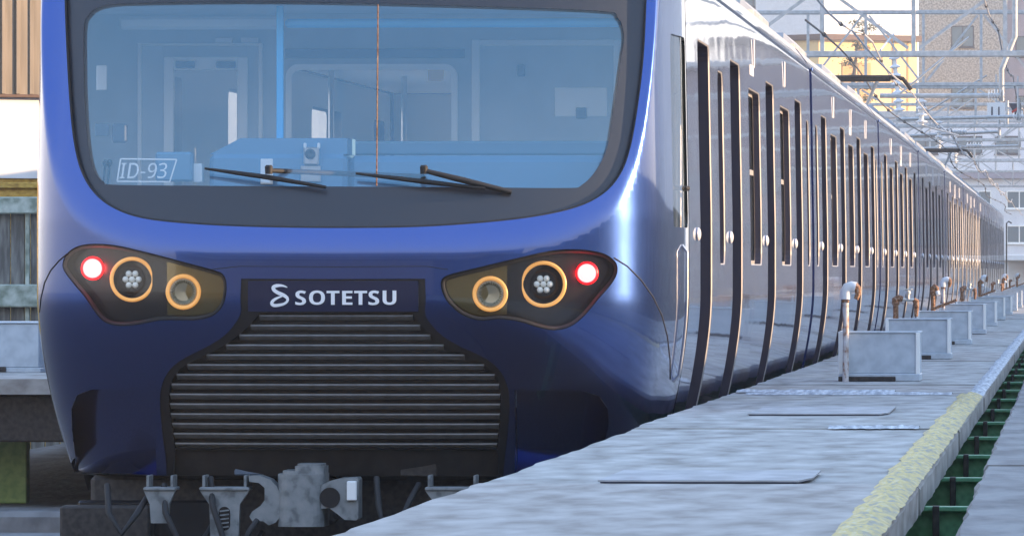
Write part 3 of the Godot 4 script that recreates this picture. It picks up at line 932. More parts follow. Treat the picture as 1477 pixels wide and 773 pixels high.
	# ---- the rest of the leading car, then the cars behind it
	var body := Node3D.new()
	var start := 1.78
	car_side(start, 20.24, [40.93 - ZN, 44.75 - ZN, 49.85 - ZN, 54.98 - ZN], [[42.5 - ZN, 43.15 - ZN], [46.55 - ZN, 48.25 - ZN], [51.55 - ZN, 53.3 - ZN], [56.6 - ZN, 57.15 - ZN]], body, 0.0, M.cab_pane)
	car_shell(start, 20.24, body, true, [[42.4 - ZN, 43.9 - ZN], [46.3 - ZN, 48.4 - ZN], [51.4 - ZN, 53.5 - ZN], [56.0 - ZN, 56.9 - ZN]])
	for ch2 in body.get_children():
		body.remove_child(ch2); T.add_child(ch2, true)
		ch2.position += Vector3(CX, 0, -ZN)
	body.free()
	var C := thing("railway_car", "second navy car, coupled right behind the leading car with the windscreen", "train car", Vector3(CX, 0, -58.05), "coupled cars of the navy train")
	var dc := [2.6, 7.53, 12.47, 17.4]
	car_side(0.0, 19.5, dc, [[0.55, 1.1], [4.25, 5.88], [9.18, 10.82], [14.12, 15.75], [18.4, 18.95]], C, 20.0, M.tint)
	car_shell(0.0, 19.5, C)
	var bl := MB.new()
	for i in 7: bl.box(Vector3(-0.62, 1.1, 0.04 + i * 0.065), Vector3(0.62, 3.1, 0.075 + i * 0.065), 0.012)
	put("gangway_bellows", bl, M.rubber, C)
	var ordn := ["third", "fourth", "fifth", "sixth", "seventh", "eighth", "ninth"]
	var extra := ["", "", ", wearing the nearer raised pantograph", "", "", "", ", the last of the train"]
	for i in 7:
		var d := copy(C, "%s navy car behind the windscreen car%s" % [ordn[i], extra[i] if i != 2 else ""])
		d.position.z = -(58.05 + 20.0 * (i + 1))

func build_coupler(T: Node3D) -> void:
	var z := ZN - 0.10
	var S := z / F
	var mk := func(u: float, v: float) -> Vector3: return at_z(u, v, z)
	var head := MB.new()
	var bx := func(mb: MB, u0: float, v0: float, u1: float, v1: float, f0: float, f1: float, bev: float) -> void:
		var a: Vector3 = mk.call(u0, v1); var c: Vector3 = mk.call(u1, v0)
		mb.box(Vector3(a.x, a.y, a.z - f1), Vector3(c.x, c.y, a.z - f0), bev)
	var hc: Vector3 = mk.call(433, 760)
	var ht: float = mk.call(433, 684).y - hc.y
	head.prism(rrect(-0.105, 0.0, 0.10, 0.36, 0.06, 6), hc, Vector3.RIGHT, Vector3(0, 0, -1), Vector3(0, ht, 0))
	head.prism(rrect(-0.085, 0.02, 0.08, 0.34, 0.05, 6), hc + Vector3(0, ht, 0), Vector3.RIGHT, Vector3(0, 0, -1), Vector3(0, 0.014, 0))
	var cp := put("coupler", head, M.coupler, T)
	var cap := MB.new()
	var t0: Vector3 = mk.call(441, 690)
	cap.prism(rrect(-0.055, 0.03, 0.075, 0.30, 0.03, 5), t0, Vector3.RIGHT, Vector3(0, 0, -1), Vector3(0, 0.052, 0))
	cap.prism(rrect(-0.045, 0.04, 0.065, 0.29, 0.03, 5), t0 + Vector3(0, 0.052, 0), Vector3.RIGHT, Vector3(0, 0, -1), Vector3(0, 0.010, 0))
	put("coupler_cap", cap, M.coupler, cp)
	var kn := MB.new()
	var kp := PackedVector2Array()
	for q in [[462, 700], [474, 694], [490, 690], [514, 689], [516, 692], [516, 748], [512, 751], [496, 750], [486, 742], [474, 733], [462, 734]]:
		var w: Vector3 = mk.call(q[0], q[1])
		kp.append(Vector2(w.x, w.y))
	kn.prism(kp, Vector3(0, 0, -z - 0.22), Vector3.RIGHT, Vector3.UP, Vector3(0, 0, 0.20))
	put("knuckle", kn, M.coupler, cp)
	var dk2 := MB.new()
	dk2.lathe([[0.0, 0.0], [0.045, 0.0], [0.045, 0.004], [0.0, 0.004]], mk.call(475, 718) + Vector3(0, 0, -0.018), Vector3(0, 0, 1), 20)
	put("pivot_hole", dk2, M.black, cp)
	var jw := MB.new()
	var jq := PackedVector2Array()
	for q in [[357, 687], [372, 686], [388, 692], [398, 702], [404, 716], [404, 745], [396, 754], [386, 758], [378, 752], [362, 752], [358, 745], [362, 738], [374, 730], [380, 722], [380, 704], [372, 697], [358, 695]]:
		var w: Vector3 = mk.call(q[0], q[1])
		jq.append(Vector2(w.x, w.y))
	jw.prism(jq, Vector3(0, 0, -z - 0.20), Vector3.RIGHT, Vector3.UP, Vector3(0, 0, 0.17))
	put("guard_arm", jw, M.coupler, cp)
	var fp := MB.new()
	bx.call(fp, 500, 694, 514, 722, -0.01, 0.02, 0.004)
	put("contact_face", fp, M.white, cp)
	tubepart("air_hose", cp, M.rubber, [mk.call(372, 750) + Vector3(0, 0, 0.05), mk.call(362, 765) + Vector3(0, 0, 0.09), mk.call(352, 790) + Vector3(0, 0, 0.08), mk.call(350, 840), mk.call(390, 880) + Vector3(0, 0, -0.1)], 0.013, 8)
	var ba := MB.new()
	bx.call(ba, 415, 690, 470, 760, 0.4, 1.2, 0.02)
	put("draw_bar", ba, M.steel_dark, cp)
	# brackets hanging from the frame
	for b in [[286, 703, 358, 1.0], [205, 703, 252, 0.55], [612, 704, 690, 0.9]]:
		var k: float = b[3]
		var br := MB.new()
		var c: float = (b[0] + b[2]) / 2
		var hw: float = (b[2] - b[0]) / 2
		bx.call(br, b[0], 703, b[2], 708, 0.02, 0.2, 0.004)
		bx.call(br, b[0] + 4, 686, b[0] + 8, 703, 0.03, 0.2, 0.002)
		bx.call(br, b[2] - 8, 686, b[2] - 4, 703, 0.03, 0.2, 0.002)
		var bracket := put("jumper_bracket", br, M.coupler, T)
		var le := MB.new()
		var o: Vector3 = mk.call(c, 708)
		var bot := -0.26 * k
		var hole := PackedVector2Array()
		le.prism(PackedVector2Array([Vector2(-hw * S, 0), Vector2(hw * S, 0), Vector2(hw * S * 0.62, -0.06), Vector2(hw * S * 0.55, bot), Vector2(-hw * S * 0.55, bot), Vector2(-hw * S * 0.62, -0.06)]), o + Vector3(0, 0, -0.08), Vector3.RIGHT, Vector3.UP, Vector3(0, 0, 0.05))
		put("bracket_leg", le, M.coupler, bracket)
		if k > 0.8:
			var slot := MB.new()
			slot.prism(rrect(-0.025, -0.175, 0.025, -0.07, 0.024, 5), o + Vector3(0, 0, -0.03), Vector3.RIGHT, Vector3.UP, Vector3(0, 0, 0.003))
			put("slot", slot, M.black, bracket)
			for i in 5:
				var c2 := MB.new()
				c2.bar(o + Vector3(-0.02, -0.09 - i * 0.018, -0.022), o + Vector3(0.02, -0.085 - i * 0.018, -0.022), 0.006, 0.006)
				put("coil", c2, M.coupler, bracket)
	for hq in [[300, 690, 330, 800, 372, 770], [232, 700, 262, 790, 300, 760], [540, 690, 560, 790, 600, 700], [150, 700, 175, 770, 205, 720]]:
		tubepart("brake_hose", T, M.rubber, [mk.call(hq[0], hq[1]) + Vector3(0, 0, -0.1), mk.call(hq[0] + 6, hq[1] + 40), mk.call(hq[2], hq[3]) + Vector3(0, 0, 0.02), mk.call(hq[4] - 8, hq[5] + 20), mk.call(hq[4], hq[5]) + Vector3(0, 0, -0.15)], 0.014, 8)
	# buffer beam and life guard plates in the dark behind
	boxpart("buffer_beam", T, M.steel_dark, Vector3(CX - 1.15, 0.62, -(ZN + 0.75)), Vector3(CX + 1.15, 0.95, -(ZN + 0.55)), 0.02)
	boxpart("guard_plate", T, M.black, Vector3(CX - 1.2, 0.25, -(ZN + 0.55)), Vector3(CX - 0.55, 0.84, -(ZN + 0.50)), 0.01)
	boxpart("guard_plate", T, M.black, Vector3(CX + 0.55, 0.25, -(ZN + 0.55)), Vector3(CX + 1.2, 0.84, -(ZN + 0.50)), 0.01)
	boxpart("cable_box", T, M.steel_dark, at_z(85, 760, ZN + 0.3) + Vector3(0, -0.2, -0.2), at_z(215, 730, ZN + 0.3), 0.01)

func build_cab(T: Node3D) -> void:
	var zp := ZN + 2.30
	var rect := func(called: String, parent: Node, m: Material, u0: float, v0: float, u1: float, v1: float, z: float, th: float, bev := 0.003) -> MeshInstance3D:
		var a := at_z(u0, v1, z); var c := at_z(u1, v0, z)
		return boxpart(called, parent, m, Vector3(a.x, a.y, -z - th), Vector3(c.x, c.y, -z), bev)
	var a := at_z(412, 250, zp); var c := at_z(660, 92, zp)
	var o := rrect(a.x, a.y, c.x, c.y, 0.06)
	var i := rrect(a.x + 0.028, a.y + 0.028, c.x - 0.028, c.y - 0.028, 0.04)
	var d2 := at_z(250, 290, zp); var d3 := at_z(341, 101, zp)
	var dh := rrect(d2.x, d2.y, d3.x, d3.y, 0.01)
	var flat := func(d: float) -> Callable: return func(p: Vector2) -> Vector3: return Vector3(p.x, p.y, -zp + d)
	var wm := MB.new()
	for d in [0.0, -0.05]: wm.patch(rrect(CX - 1.38, 1.3, CX + 1.38, 3.10, 0.001, 1), [o, dh], 0.3, 0.3, flat.call(d))
	wm.rim(o, flat.call(0.0), flat.call(-0.05)); wm.rim(dh, flat.call(0.0), flat.call(-0.05))
	var wall := put("cab_partition", wm, M.cab_wall, T)
	# passenger saloon behind the partition, lit through the car's own windows
	boxpart("saloon_floor", T, M.cab_wall, Vector3(CX - 1.34, 1.25, -57.4), Vector3(CX + 1.34, 1.29, -zp - 0.06), 0.0)
	boxpart("saloon_ceiling", T, M.white_trim, Vector3(CX - 1.34, 3.06, -57.4), Vector3(CX + 1.34, 3.10, -zp - 0.06), 0.0)
	boxpart("saloon_end", T, M.white_trim, Vector3(CX - 1.35, 1.295, -57.45), Vector3(CX + 1.35, 3.055, -57.41), 0.0)
	for k in 3:
		var zs2: float = 41.6 + k * 5.1
		boxpart("bench", T, M.console, Vector3(CX - 1.355, 1.65, -zs2 - 2.9), Vector3(CX - 0.86, 1.74, -zs2), 0.03)
		boxpart("bench_back", T, M.console, Vector3(CX - 1.355, 1.745, -zs2 - 2.9), Vector3(CX - 1.24, 2.15, -zs2), 0.03)
		tubepart("hand_rail", T, M.silver, [Vector3(CX - 0.84, 1.3, -zs2), Vector3(CX - 0.84, 3.05, -zs2)], 0.017, 8)
		tubepart("hand_rail", T, M.silver, [Vector3(CX + 0.84, 1.3, -zs2), Vector3(CX + 0.84, 3.05, -zs2)], 0.017, 8)
	boxpart("cab_floor", T, M.cab_wall, Vector3(CX - 1.22, 1.25, -zp), Vector3(CX + 1.22, 1.29, -(ZN + 0.85)), 0.0)
	boxpart("cab_ceiling", T, M.cab_wall, Vector3(CX - 1.36, 3.06, -zp), Vector3(CX + 1.36, 3.10, -(ZN + 0.75)), 0.0)
	boxpart("cab_lining", T, M.cab_wall, Vector3(CX - 1.36, 1.75, -zp), Vector3(CX - 1.34, 2.04, -(ZN + 1.0)), 0.0)
	boxpart("cab_lining", T, M.cab_wall, Vector3(CX + 1.34, 1.75, -zp), Vector3(CX + 1.36, 2.04, -(ZN + 1.0)), 0.0)
	# left: doorway with a sliding door seen behind it
	for r in [[197, 62, 203, 290], [372, 62, 378, 290], [203, 62, 372, 66]]: rect.call("door_frame", wall, M.white_trim, r[0], r[1], r[2], r[3], zp - 0.02, 0.05)
	for r in [[203, 66, 235, 290], [356, 66, 372, 290]]: rect.call("door_recess", wall, M.cab_wall, r[0], r[1], r[2], r[3], zp - 0.006, 0.005)
	for r in [[235, 82, 250, 290], [341, 82, 356, 290], [250, 82, 341, 101]]: rect.call("door_rail", wall, M.white_trim, r[0], r[1], r[2], r[3], zp - 0.03, 0.04)
	var dg: MeshInstance3D = rect.call("door_pane", wall, M.cab_pane, 249, 100, 342, 290, zp - 0.036, 0.004, 0.0)
	for r in [[252, 88, 280, 98], [311, 88, 339, 98]]: rect.call("hinge", wall, M.cab_dark, r[0], r[1], r[2], r[3], zp - 0.05, 0.02)
	for r in [[309, 54, 334, 62], [346, 54, 372, 61]]: rect.call("door_closer", wall, M.silver, r[0], r[1], r[2], r[3], zp - 0.05, 0.04)
	# middle: window with a rounded pale frame
	var wf := MB.new()
	wf.patch(o, [i], 0.1, 0.1, flat.call(0.025)); wf.rim(o, flat.call(0.025), flat.call(0.0)); wf.rim(i, flat.call(0.025), flat.call(0.0))
	var fr2 := put("partition_window", wf, M.white_trim, wall)
	var wg := MB.new(); wg.patch(i, [], 0.3, 0.3, flat.call(0.014)); put("window_pane", wg, M.cab_pane, fr2)
	rect.call("window_sticker", fr2, M.cream, 617, 98, 640, 117, zp - 0.016, 0.001, 0.0)
	rect.call("roller_box", wall, M.cab_dark, 410, 70, 670, 84, zp - 0.03, 0.06)
	# right: panel with pale frame, small fittings
	for r in [[680, 57, 692, 290], [885, 57, 896, 290], [692, 57, 885, 66]]: rect.call("panel_frame", wall, M.white_trim, r[0], r[1], r[2], r[3], zp - 0.02, 0.04)
	rect.call("notice_board", wall, M.white_trim, 800, 126, 876, 168, zp - 0.008, 0.02)
	rect.call("board_clip", wall, M.cab_dark, 831, 155, 846, 171, zp - 0.022, 0.02)
	rect.call("coat_hook", wall, M.cab_dark, 746, 93, 757, 110, zp - 0.02, 0.03)
	# left wall fittings
	rect.call("wall_card", T, M.white, 138, 94, 153, 130, ZN + 1.5, 0.02)
	var z1 := ZN + 1.0
	rect.call("handset", T, M.cab_dark, 160, 178, 182, 206, z1 + 0.6, 0.05, 0.01)
	rect.call("switch_panel", T, M.cab_dark, 136, 178, 156, 196, z1 + 0.6, 0.03)
	# blue post and blind roller across the top
	rect.call("blue_post", T, M.cab_blue, 398, 8, 408, 216, ZN + 0.70, 0.03)
	rect.call("blind_roller", T, M.cab_blue, 410, 26, 896, 40, ZN + 0.75, 0.04, 0.012)
	rect.call("ceiling_trim", T, M.cab_wall, 170, 24, 402, 42, ZN + 0.9, 0.1, 0.012)
	# driving desk
	var z2 := ZN + 0.62
	var desk := MB.new()
	var d0 := at_z(301, 222, z2); var d1 := at_z(500, 290, z2)
	desk.box(Vector3(d0.x, d1.y, -z2 - 0.55), Vector3(d1.x, d0.y, -z2), 0.02)
	var dk := put("driving_desk", desk, M.console, T)
	var hd := MB.new()
	var p0 := at_z(352, 200, z2 + 0.2)
	hd.prism(PackedVector2Array([Vector2(d0.x, d0.y - 0.001), Vector2(d1.x, d0.y - 0.001), Vector2(d1.x, p0.y), Vector2(p0.x, p0.y)]), Vector3(0, 0, -z2 - 0.45), Vector3.RIGHT, Vector3.UP, Vector3(0, 0, 0.43))
	put("desk_hood", hd, M.console, dk)
	rect.call("dash_shelf", T, M.console, 501, 224, 880, 292, z2 + 0.05, 0.5, 0.03)
	rect.call("dash_back", T, M.console, 501, 203, 893, 224, z2 + 0.6, 0.05, 0.01)
	rect.call("desk_card", dk, M.white, 375, 229, 393, 266, z2 - 0.005, 0.02)
	# small camera on the desk
	var cz := z2 - 0.03
	var cm: MeshInstance3D = rect.call("dash_camera", T, M.silver, 437, 212, 459, 238, cz, 0.05, 0.006)
	var le := MB.new()
	le.lathe([[0.024, 0.0], [0.024, 0.012], [0.017, 0.014], [0.015, 0.006], [0.0, 0.004]], at_z(447, 222, cz), Vector3(0, 0, 1), 18)
	put("camera_lens", le, M.black, cm)
	rect.call("camera_stand", cm, M.silver, 433, 239, 462, 262, cz + 0.01, 0.03)
	for u in [437.0, 457.0]: rect.call("camera_ear", cm, M.white, u, 206, u + 4, 214, cz, 0.02)
	# pale monitor, levers, train number frame
	var mo: MeshInstance3D = rect.call("monitor", T, M.console_top, 223, 219, 276, 262, z2 - 0.02, 0.10, 0.01)
	rect.call("monitor_side", mo, M.white_trim, 278, 236, 291, 263, z2 + 0.05, 0.06)
	for u in [150.0, 156.0]:
		var lb := MB.new()
		lb.tube([at_z(u - 2, 268, z2 - 0.05), at_z(u + 1, 236, z2 - 0.05)], 0.006, 6)
		lb.ellipsoid(at_z(u + 1, 235, z2 - 0.05), Vector3(0.013, 0.016, 0.013))
		put("lever", lb, M.black, T)
	var zs := ZN + 0.36
	var fpts := [[168, 261.5], [244, 262], [254, 230], [173, 229]]
	var fb := MB.new()
	for k in 4:
		fb.bar(at_z(fpts[k][0], fpts[k][1], zs), at_z(fpts[(k + 1) % 4][0], fpts[(k + 1) % 4][1], zs), 0.006, 0.006)
	var fp := put("number_frame", fb, M.white, T)
	var tm := TextMesh.new()
	var fo := SystemFont.new()
	fo.font_names = PackedStringArray(["Droid Sans"]); fo.font_weight = 400
	tm.font = fo; tm.text = "ID-93"; tm.font_size = 48; tm.pixel_size = 0.01; tm.depth = 0.02
	var bb := tm.get_aabb()
	var ta := at_z(176, 257, zs); var tb := at_z(243, 235, zs)
	var ti := put_mesh("lettering", tm, M.white, fp)
	var kx := (tb.x - ta.x) / bb.size.x
	var ky := (tb.y - ta.y) / bb.size.y
	ti.transform = Transform3D(Basis(Vector3(kx, 0, 0), Vector3(ky * 0.15, ky, 0), Vector3(0, 0, 0.1)), Vector3(ta.x - bb.position.x * kx - 0.01, ta.y - bb.position.y * ky, ta.z))

# ---------------------------------------------------------------- platforms and what stands on them
func rough_slab(z0: float, z1: float, x0: float, x1: float, top: float, th: float, sd: int, chip: float) -> MB:
	# a concrete slab with worn, chipped edges
	var b := MB.new()
	var nz := FastNoiseLite.new()
	nz.seed = sd; nz.frequency = 1.0; nz.fractal_octaves = 3
	var k := maxi(2, ceili((z1 - z0) / 0.3))
	var rows := []
	for i in k + 1:
		var z := lerpf(z0, z1, float(i) / k)
		var a := x0 + chip * (nz.get_noise_2d(z * 1.3, 3.0) + 0.5 * nz.get_noise_2d(z * 5.0, 9.0))
		var c := x1 + chip * 0.4 * nz.get_noise_2d(z * 1.7, 40.0)
		rows.append([Vector3(a + 0.012, top, -z), Vector3(a, top - 0.015 - chip * absf(nz.get_noise_2d(z * 2.0, 77.0)), -z), Vector3(a, top - th, -z), Vector3(c - 0.012, top, -z), Vector3(c, top - 0.014, -z), Vector3(c, top - th, -z)])
	for i in k:
		var p: Array = rows[i]; var q: Array = rows[i + 1]
		b.quad(p[0], p[3], q[3], q[0], Vector3.UP)
		b.quad(p[0], p[1], q[1], q[0], Vector3(-1, 1, 0)); b.quad(p[1], p[2], q[2], q[1], Vector3(-1, 0, 0))
		b.quad(p[3], p[4], q[4], q[3], Vector3(1, 1, 0)); b.quad(p[4], p[5], q[5], q[4], Vector3(1, 0, 0))
		b.quad(p[2], p[5], q[5], q[2], Vector3.DOWN)
	for e in [0, k]:
		var p: Array = rows[e]
		b.quad(p[1], p[4], p[5], p[2], Vector3(0, 0, 1 if e == 0 else -1))
		b.quad(p[0], p[3], p[4], p[1], Vector3(0, 0, 1 if e == 0 else -1))
	return b
func hump(z0: float, z1: float, x0: float, x1: float, top: float, h: float, sd: int) -> MB:
	# a rough ridge of mortar along a platform edge
	var b := MB.new()
	var nz := FastNoiseLite.new()
	nz.seed = sd; nz.frequency = 1.0; nz.fractal_octaves = 3
	var k := ceili((z1 - z0) / 0.08)
	var m := 8
	var g := []
	for i in k + 1:
		var z := lerpf(z0, z1, float(i) / k)
		var row := []
		var fade := minf(1.0, minf((z - z0) / 0.3, (z1 - z) / 0.3))
		for j in m + 1:
			var t := float(j) / m
			var e := x0 + 0.022 * nz.get_noise_2d(z * 1.1, 5.0)
			var x := lerpf(e, x1 + 0.006 * nz.get_noise_2d(z * 2.0, 15.0), t)
			var y := h * pow(sin(PI * clampf(t * 0.93 + 0.03, 0, 1)), 0.55) * (0.75 + 0.45 * nz.get_noise_2d(z * 1.6, x * 8.0) + 0.25 * nz.get_noise_2d(z * 7.0, x * 30.0))
			row.append(Vector3(x, top - 0.006 + maxf(y, 0.0) * (0.3 + 0.7 * fade), -z))
		g.append(row)
	var nr := func(i: int, j: int) -> Vector3:
		var a: Vector3 = g[mini(i + 1, k)][j] - g[maxi(i - 1, 0)][j]
		var c: Vector3 = g[i][mini(j + 1, m)] - g[i][maxi(j - 1, 0)]
		var q := c.cross(a).normalized()
		return q if q.y > 0 else -q
	for i in k:
		for j in m:
			var a: Vector3 = nr.call(i, j); var c: Vector3 = nr.call(i, j + 1); var d: Vector3 = nr.call(i + 1, j + 1); var e: Vector3 = nr.call(i + 1, j)
			b.tri(g[i][j], g[i][j + 1], g[i + 1][j + 1], a, c, d); b.tri(g[i][j], g[i + 1][j + 1], g[i + 1][j], a, d, e)
	return b
func platform(called: String, label: String, x0: float, x1: float, z0: float, z1: float, joints: Array, mats: Array, chip: float, sd: int) -> Node3D:
	var P := Node3D.new()
	P.name = numbered(called); add_child(P)
	tag(P, label, "", "", "structure")
	var a := z0
	var i := 0
	for j in joints + [z1]:
		put("slab", rough_slab(a + 0.012, j - 0.012, x0, x1, PT - 0.004 * (i % 2), 0.088, sd + i, chip), mats[i % mats.size()], P)
		a = j; i += 1
	return P
func build_platforms() -> void:
	var joints := [12.0, 18.2, 24.6, 33.2, 42.2, 46.0, 52.0, 58.0, 64.0, 70.0, 78.0, 86.0, 96.0, 108.0, 122.0, 140.0, 165.0, 195.0]
	var P := platform("platform", "narrow weathered concrete work platform beside the navy train", -1.725, -0.445, 2.0, 232.0, joints, [M.concrete, M.concrete, M.concrete_warm], 0.020, 60)
	put("painted_edge", hump(12.0, 42.0, -0.560, -0.443, PT, 0.030, 7), M.yellow, P)
	put("rough_edge", hump(42.1, 150.0, -0.52, -0.443, PT, 0.026, 8), M.mortar, P)
	for j in [42.2, 33.2]:
		put("joint_line", hump_cross(j, -1.62 if j > 40 else -0.95, -0.60), M.mortar, P)
	put("joint_line", hump_cross(43.1, -1.70, -0.9), M.mortar, P)
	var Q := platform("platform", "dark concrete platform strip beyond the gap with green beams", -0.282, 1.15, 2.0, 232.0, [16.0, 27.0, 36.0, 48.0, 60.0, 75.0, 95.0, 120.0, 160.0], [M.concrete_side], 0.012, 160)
	# green cross beams that carry both slabs, with dark brackets and legs
	var z := 15.0
	while z < 150.0:
		var b := MB.new()
		b.box(Vector3(-1.66, PT - 0.112, -z - 0.05), Vector3(1.1, PT - 0.098, -z + 0.05), 0.002)
		b.box(Vector3(-1.66, PT - 0.262, -z - 0.004), Vector3(1.1, PT - 0.112, -z + 0.004), 0.0)
		b.box(Vector3(-1.66, PT - 0.276, -z - 0.05), Vector3(1.1, PT - 0.262, -z + 0.05), 0.002)
		var bm := put("cross_beam", b, M.green, P)
		var st := MB.new()
		st.box(Vector3(-0.425, PT - 0.20, -z + 0.01), Vector3(-0.405, PT - 0.095, -z + 0.10), 0.002)
		put("bracket", st, M.steel_dark, bm)
		if int(z / 3.6) % 2 == 0:
			for x in [-1.45, 0.9]:
				var l := MB.new()
				l.box(Vector3(x - 0.06, 0.0, -z - 0.06), Vector3(x + 0.06, PT - 0.277, -z + 0.06), 0.004)
				put("post", l, M.green, P)
		z += 3.6
	boxpart("cable_tray", P, M.green, Vector3(-0.62, PT - 0.30, -150), Vector3(-0.12, PT - 0.28, -8), 0.002)
	for s in [[-1.05, 46], [0.6, 47]]:
		var lo := MB.new()
		lo.box(Vector3(s[0] - 0.05, PT - 0.43, -130), Vector3(s[0] + 0.05, PT - 0.277, -8), 0.003)
		put("long_beam", lo, M.green, P)
	# thin cover plates lying on the slab
	for c in [[[1085, 597], [1281, 600], 1.9, "thin grey cover plate on the work platform, nearer the wash basins"], [[866, 696], [1168, 698], 1.25, "thin grey cover plate on the work platform beside the yellow edge"]]:
		var a := on_y(c[0][0], c[0][1], PT); var d := on_y(c[1][0], c[1][1], PT)
		var zz := minf(-a.z, -d.z)
		var o := thing("cover_plate", c[3], "cover plate", Vector3((a.x + d.x) / 2, PT + 0.001, -zz), "cover plates on the platform")
		var hw := (d.x - a.x) / 2
		var mb := MB.new()
		mb.prism(PackedVector2Array([Vector2(-hw, 0), Vector2(hw * 0.9, 0), Vector2(hw, 0.35), Vector2(hw * 0.99, c[2]), Vector2(-hw * 0.97, c[2])]), Vector3(0, 0.004, 0), Vector3.RIGHT, Vector3(0, 0, -1), Vector3(0, 0.005, 0))
		put("sheet", mb, M.cover, o)
		var e := MB.new()
		e.prism(PackedVector2Array([Vector2(-hw * 0.98, 0.01), Vector2(hw * 0.88, 0.01), Vector2(hw * 0.97, 0.36), Vector2(hw * 0.96, c[2] - 0.01), Vector2(-hw * 0.95, c[2] - 0.01)]), Vector3(0, 0, 0), Vector3.RIGHT, Vector3(0, 0, -1), Vector3(0, 0.004, 0))
		put("backing", e, M.cover_edge, o)
	# wash basins
	var names := ["first", "second", "third", "fourth", "fifth", "sixth", "seventh", "eighth", "ninth", "tenth", "eleventh", "twelfth", "thirteenth", "fourteenth"]
	var proto: Node3D = null
	for i in 13:
		var zz := 47.2 + 11.75 * i
		var lab: String = "pale blue-grey wash basin on the platform, %s from the yellow edge end" % names[i]
		if proto == null:
			proto = make_basin(lab)
			proto.position = Vector3(-1.075, PT, -zz)
		else:
			var c := copy(proto, lab)
			c.position = Vector3(-1.075, PT, -zz)
			rng.seed = 300 + i
			c.rotation.y = rng.randf_range(-0.02, 0.02)
			c.scale = Vector3(1, rng.randf_range(0.95, 1.06), 1)
		standpipe(i, zz, names[i])
func hump_cross(z: float, x0: float, x1: float) -> MB:
	var b := MB.new()
	var k := 26
	rng.seed = int(z * 10)
	var pv := []
	for i in k + 1:
		var x := lerpf(x0, x1, float(i) / k)
		pv.append([Vector3(x, PT + 0.002, -z + 0.10 + rng.randf() * 0.12), Vector3(x, PT + 0.010 + rng.randf() * 0.006, -z + 0.02), Vector3(x, PT + 0.002, -z - 0.10 - rng.randf() * 0.2)])
	for i in k:
		for j in 2: b.quad(pv[i][j], pv[i + 1][j], pv[i + 1][j + 1], pv[i][j + 1], Vector3.UP)
	return b
func make_basin(lab: String) -> Node3D:
	var o := thing("wash_basin", lab, "wash basin", Vector3.ZERO, "wash basins along the platform")
	var hw := 0.218
	var d := 0.60
	var h := 0.268
	boxpart("front_panel", o, M.basin, Vector3(-hw, 0.045, -0.012), Vector3(hw, h, 0.0), 0.002)
	boxpart("back_panel", o, M.basin, Vector3(-hw, 0.045, -d), Vector3(hw, h, -d + 0.012), 0.002)
	for s in [-1, 1]:
		boxpart("side_panel", o, M.basin, Vector3(s * hw - 0.006, 0.045, -d + 0.012), Vector3(s * hw + 0.006, h, -0.012), 0.002)
		boxpart("corner_flange", o, M.white_trim, Vector3(s * (hw - 0.004) - 0.012, 0.04, 0.0), Vector3(s * (hw - 0.004) + 0.012, h + 0.004, 0.012), 0.003)
	boxpart("floor_pan", o, M.basin, Vector3(-hw + 0.006, 0.046, -d + 0.012), Vector3(hw - 0.006, 0.06, -0.012), 0.0)
	var rimb := MB.new()
	rimb.box(Vector3(-hw - 0.008, h, -0.02), Vector3(hw + 0.008, h + 0.008, 0.010), 0.002)
	rimb.box(Vector3(-hw - 0.008, h, -d - 0.008), Vector3(hw + 0.008, h + 0.008, -d + 0.02), 0.002)
	for s in [-1, 1]: rimb.box(Vector3(s * hw - 0.012, h + 0.0005, -d + 0.02), Vector3(s * hw + 0.012, h + 0.0075, -0.02), 0.002)
	put("lip", rimb, M.basin, o)
	var bs := MB.new()
	bs.box(Vector3(-hw - 0.006, 0.0, -d - 0.004), Vector3(hw + 0.010, 0.044, 0.016), 0.006)
	put("plinth", bs, M.basin, o)
	boxpart("rusty_strip", o, M.steel_dark, Vector3(-hw - 0.008, 0.001, 0.017), Vector3(hw * 0.42, 0.028, 0.03), 0.003)
	return o
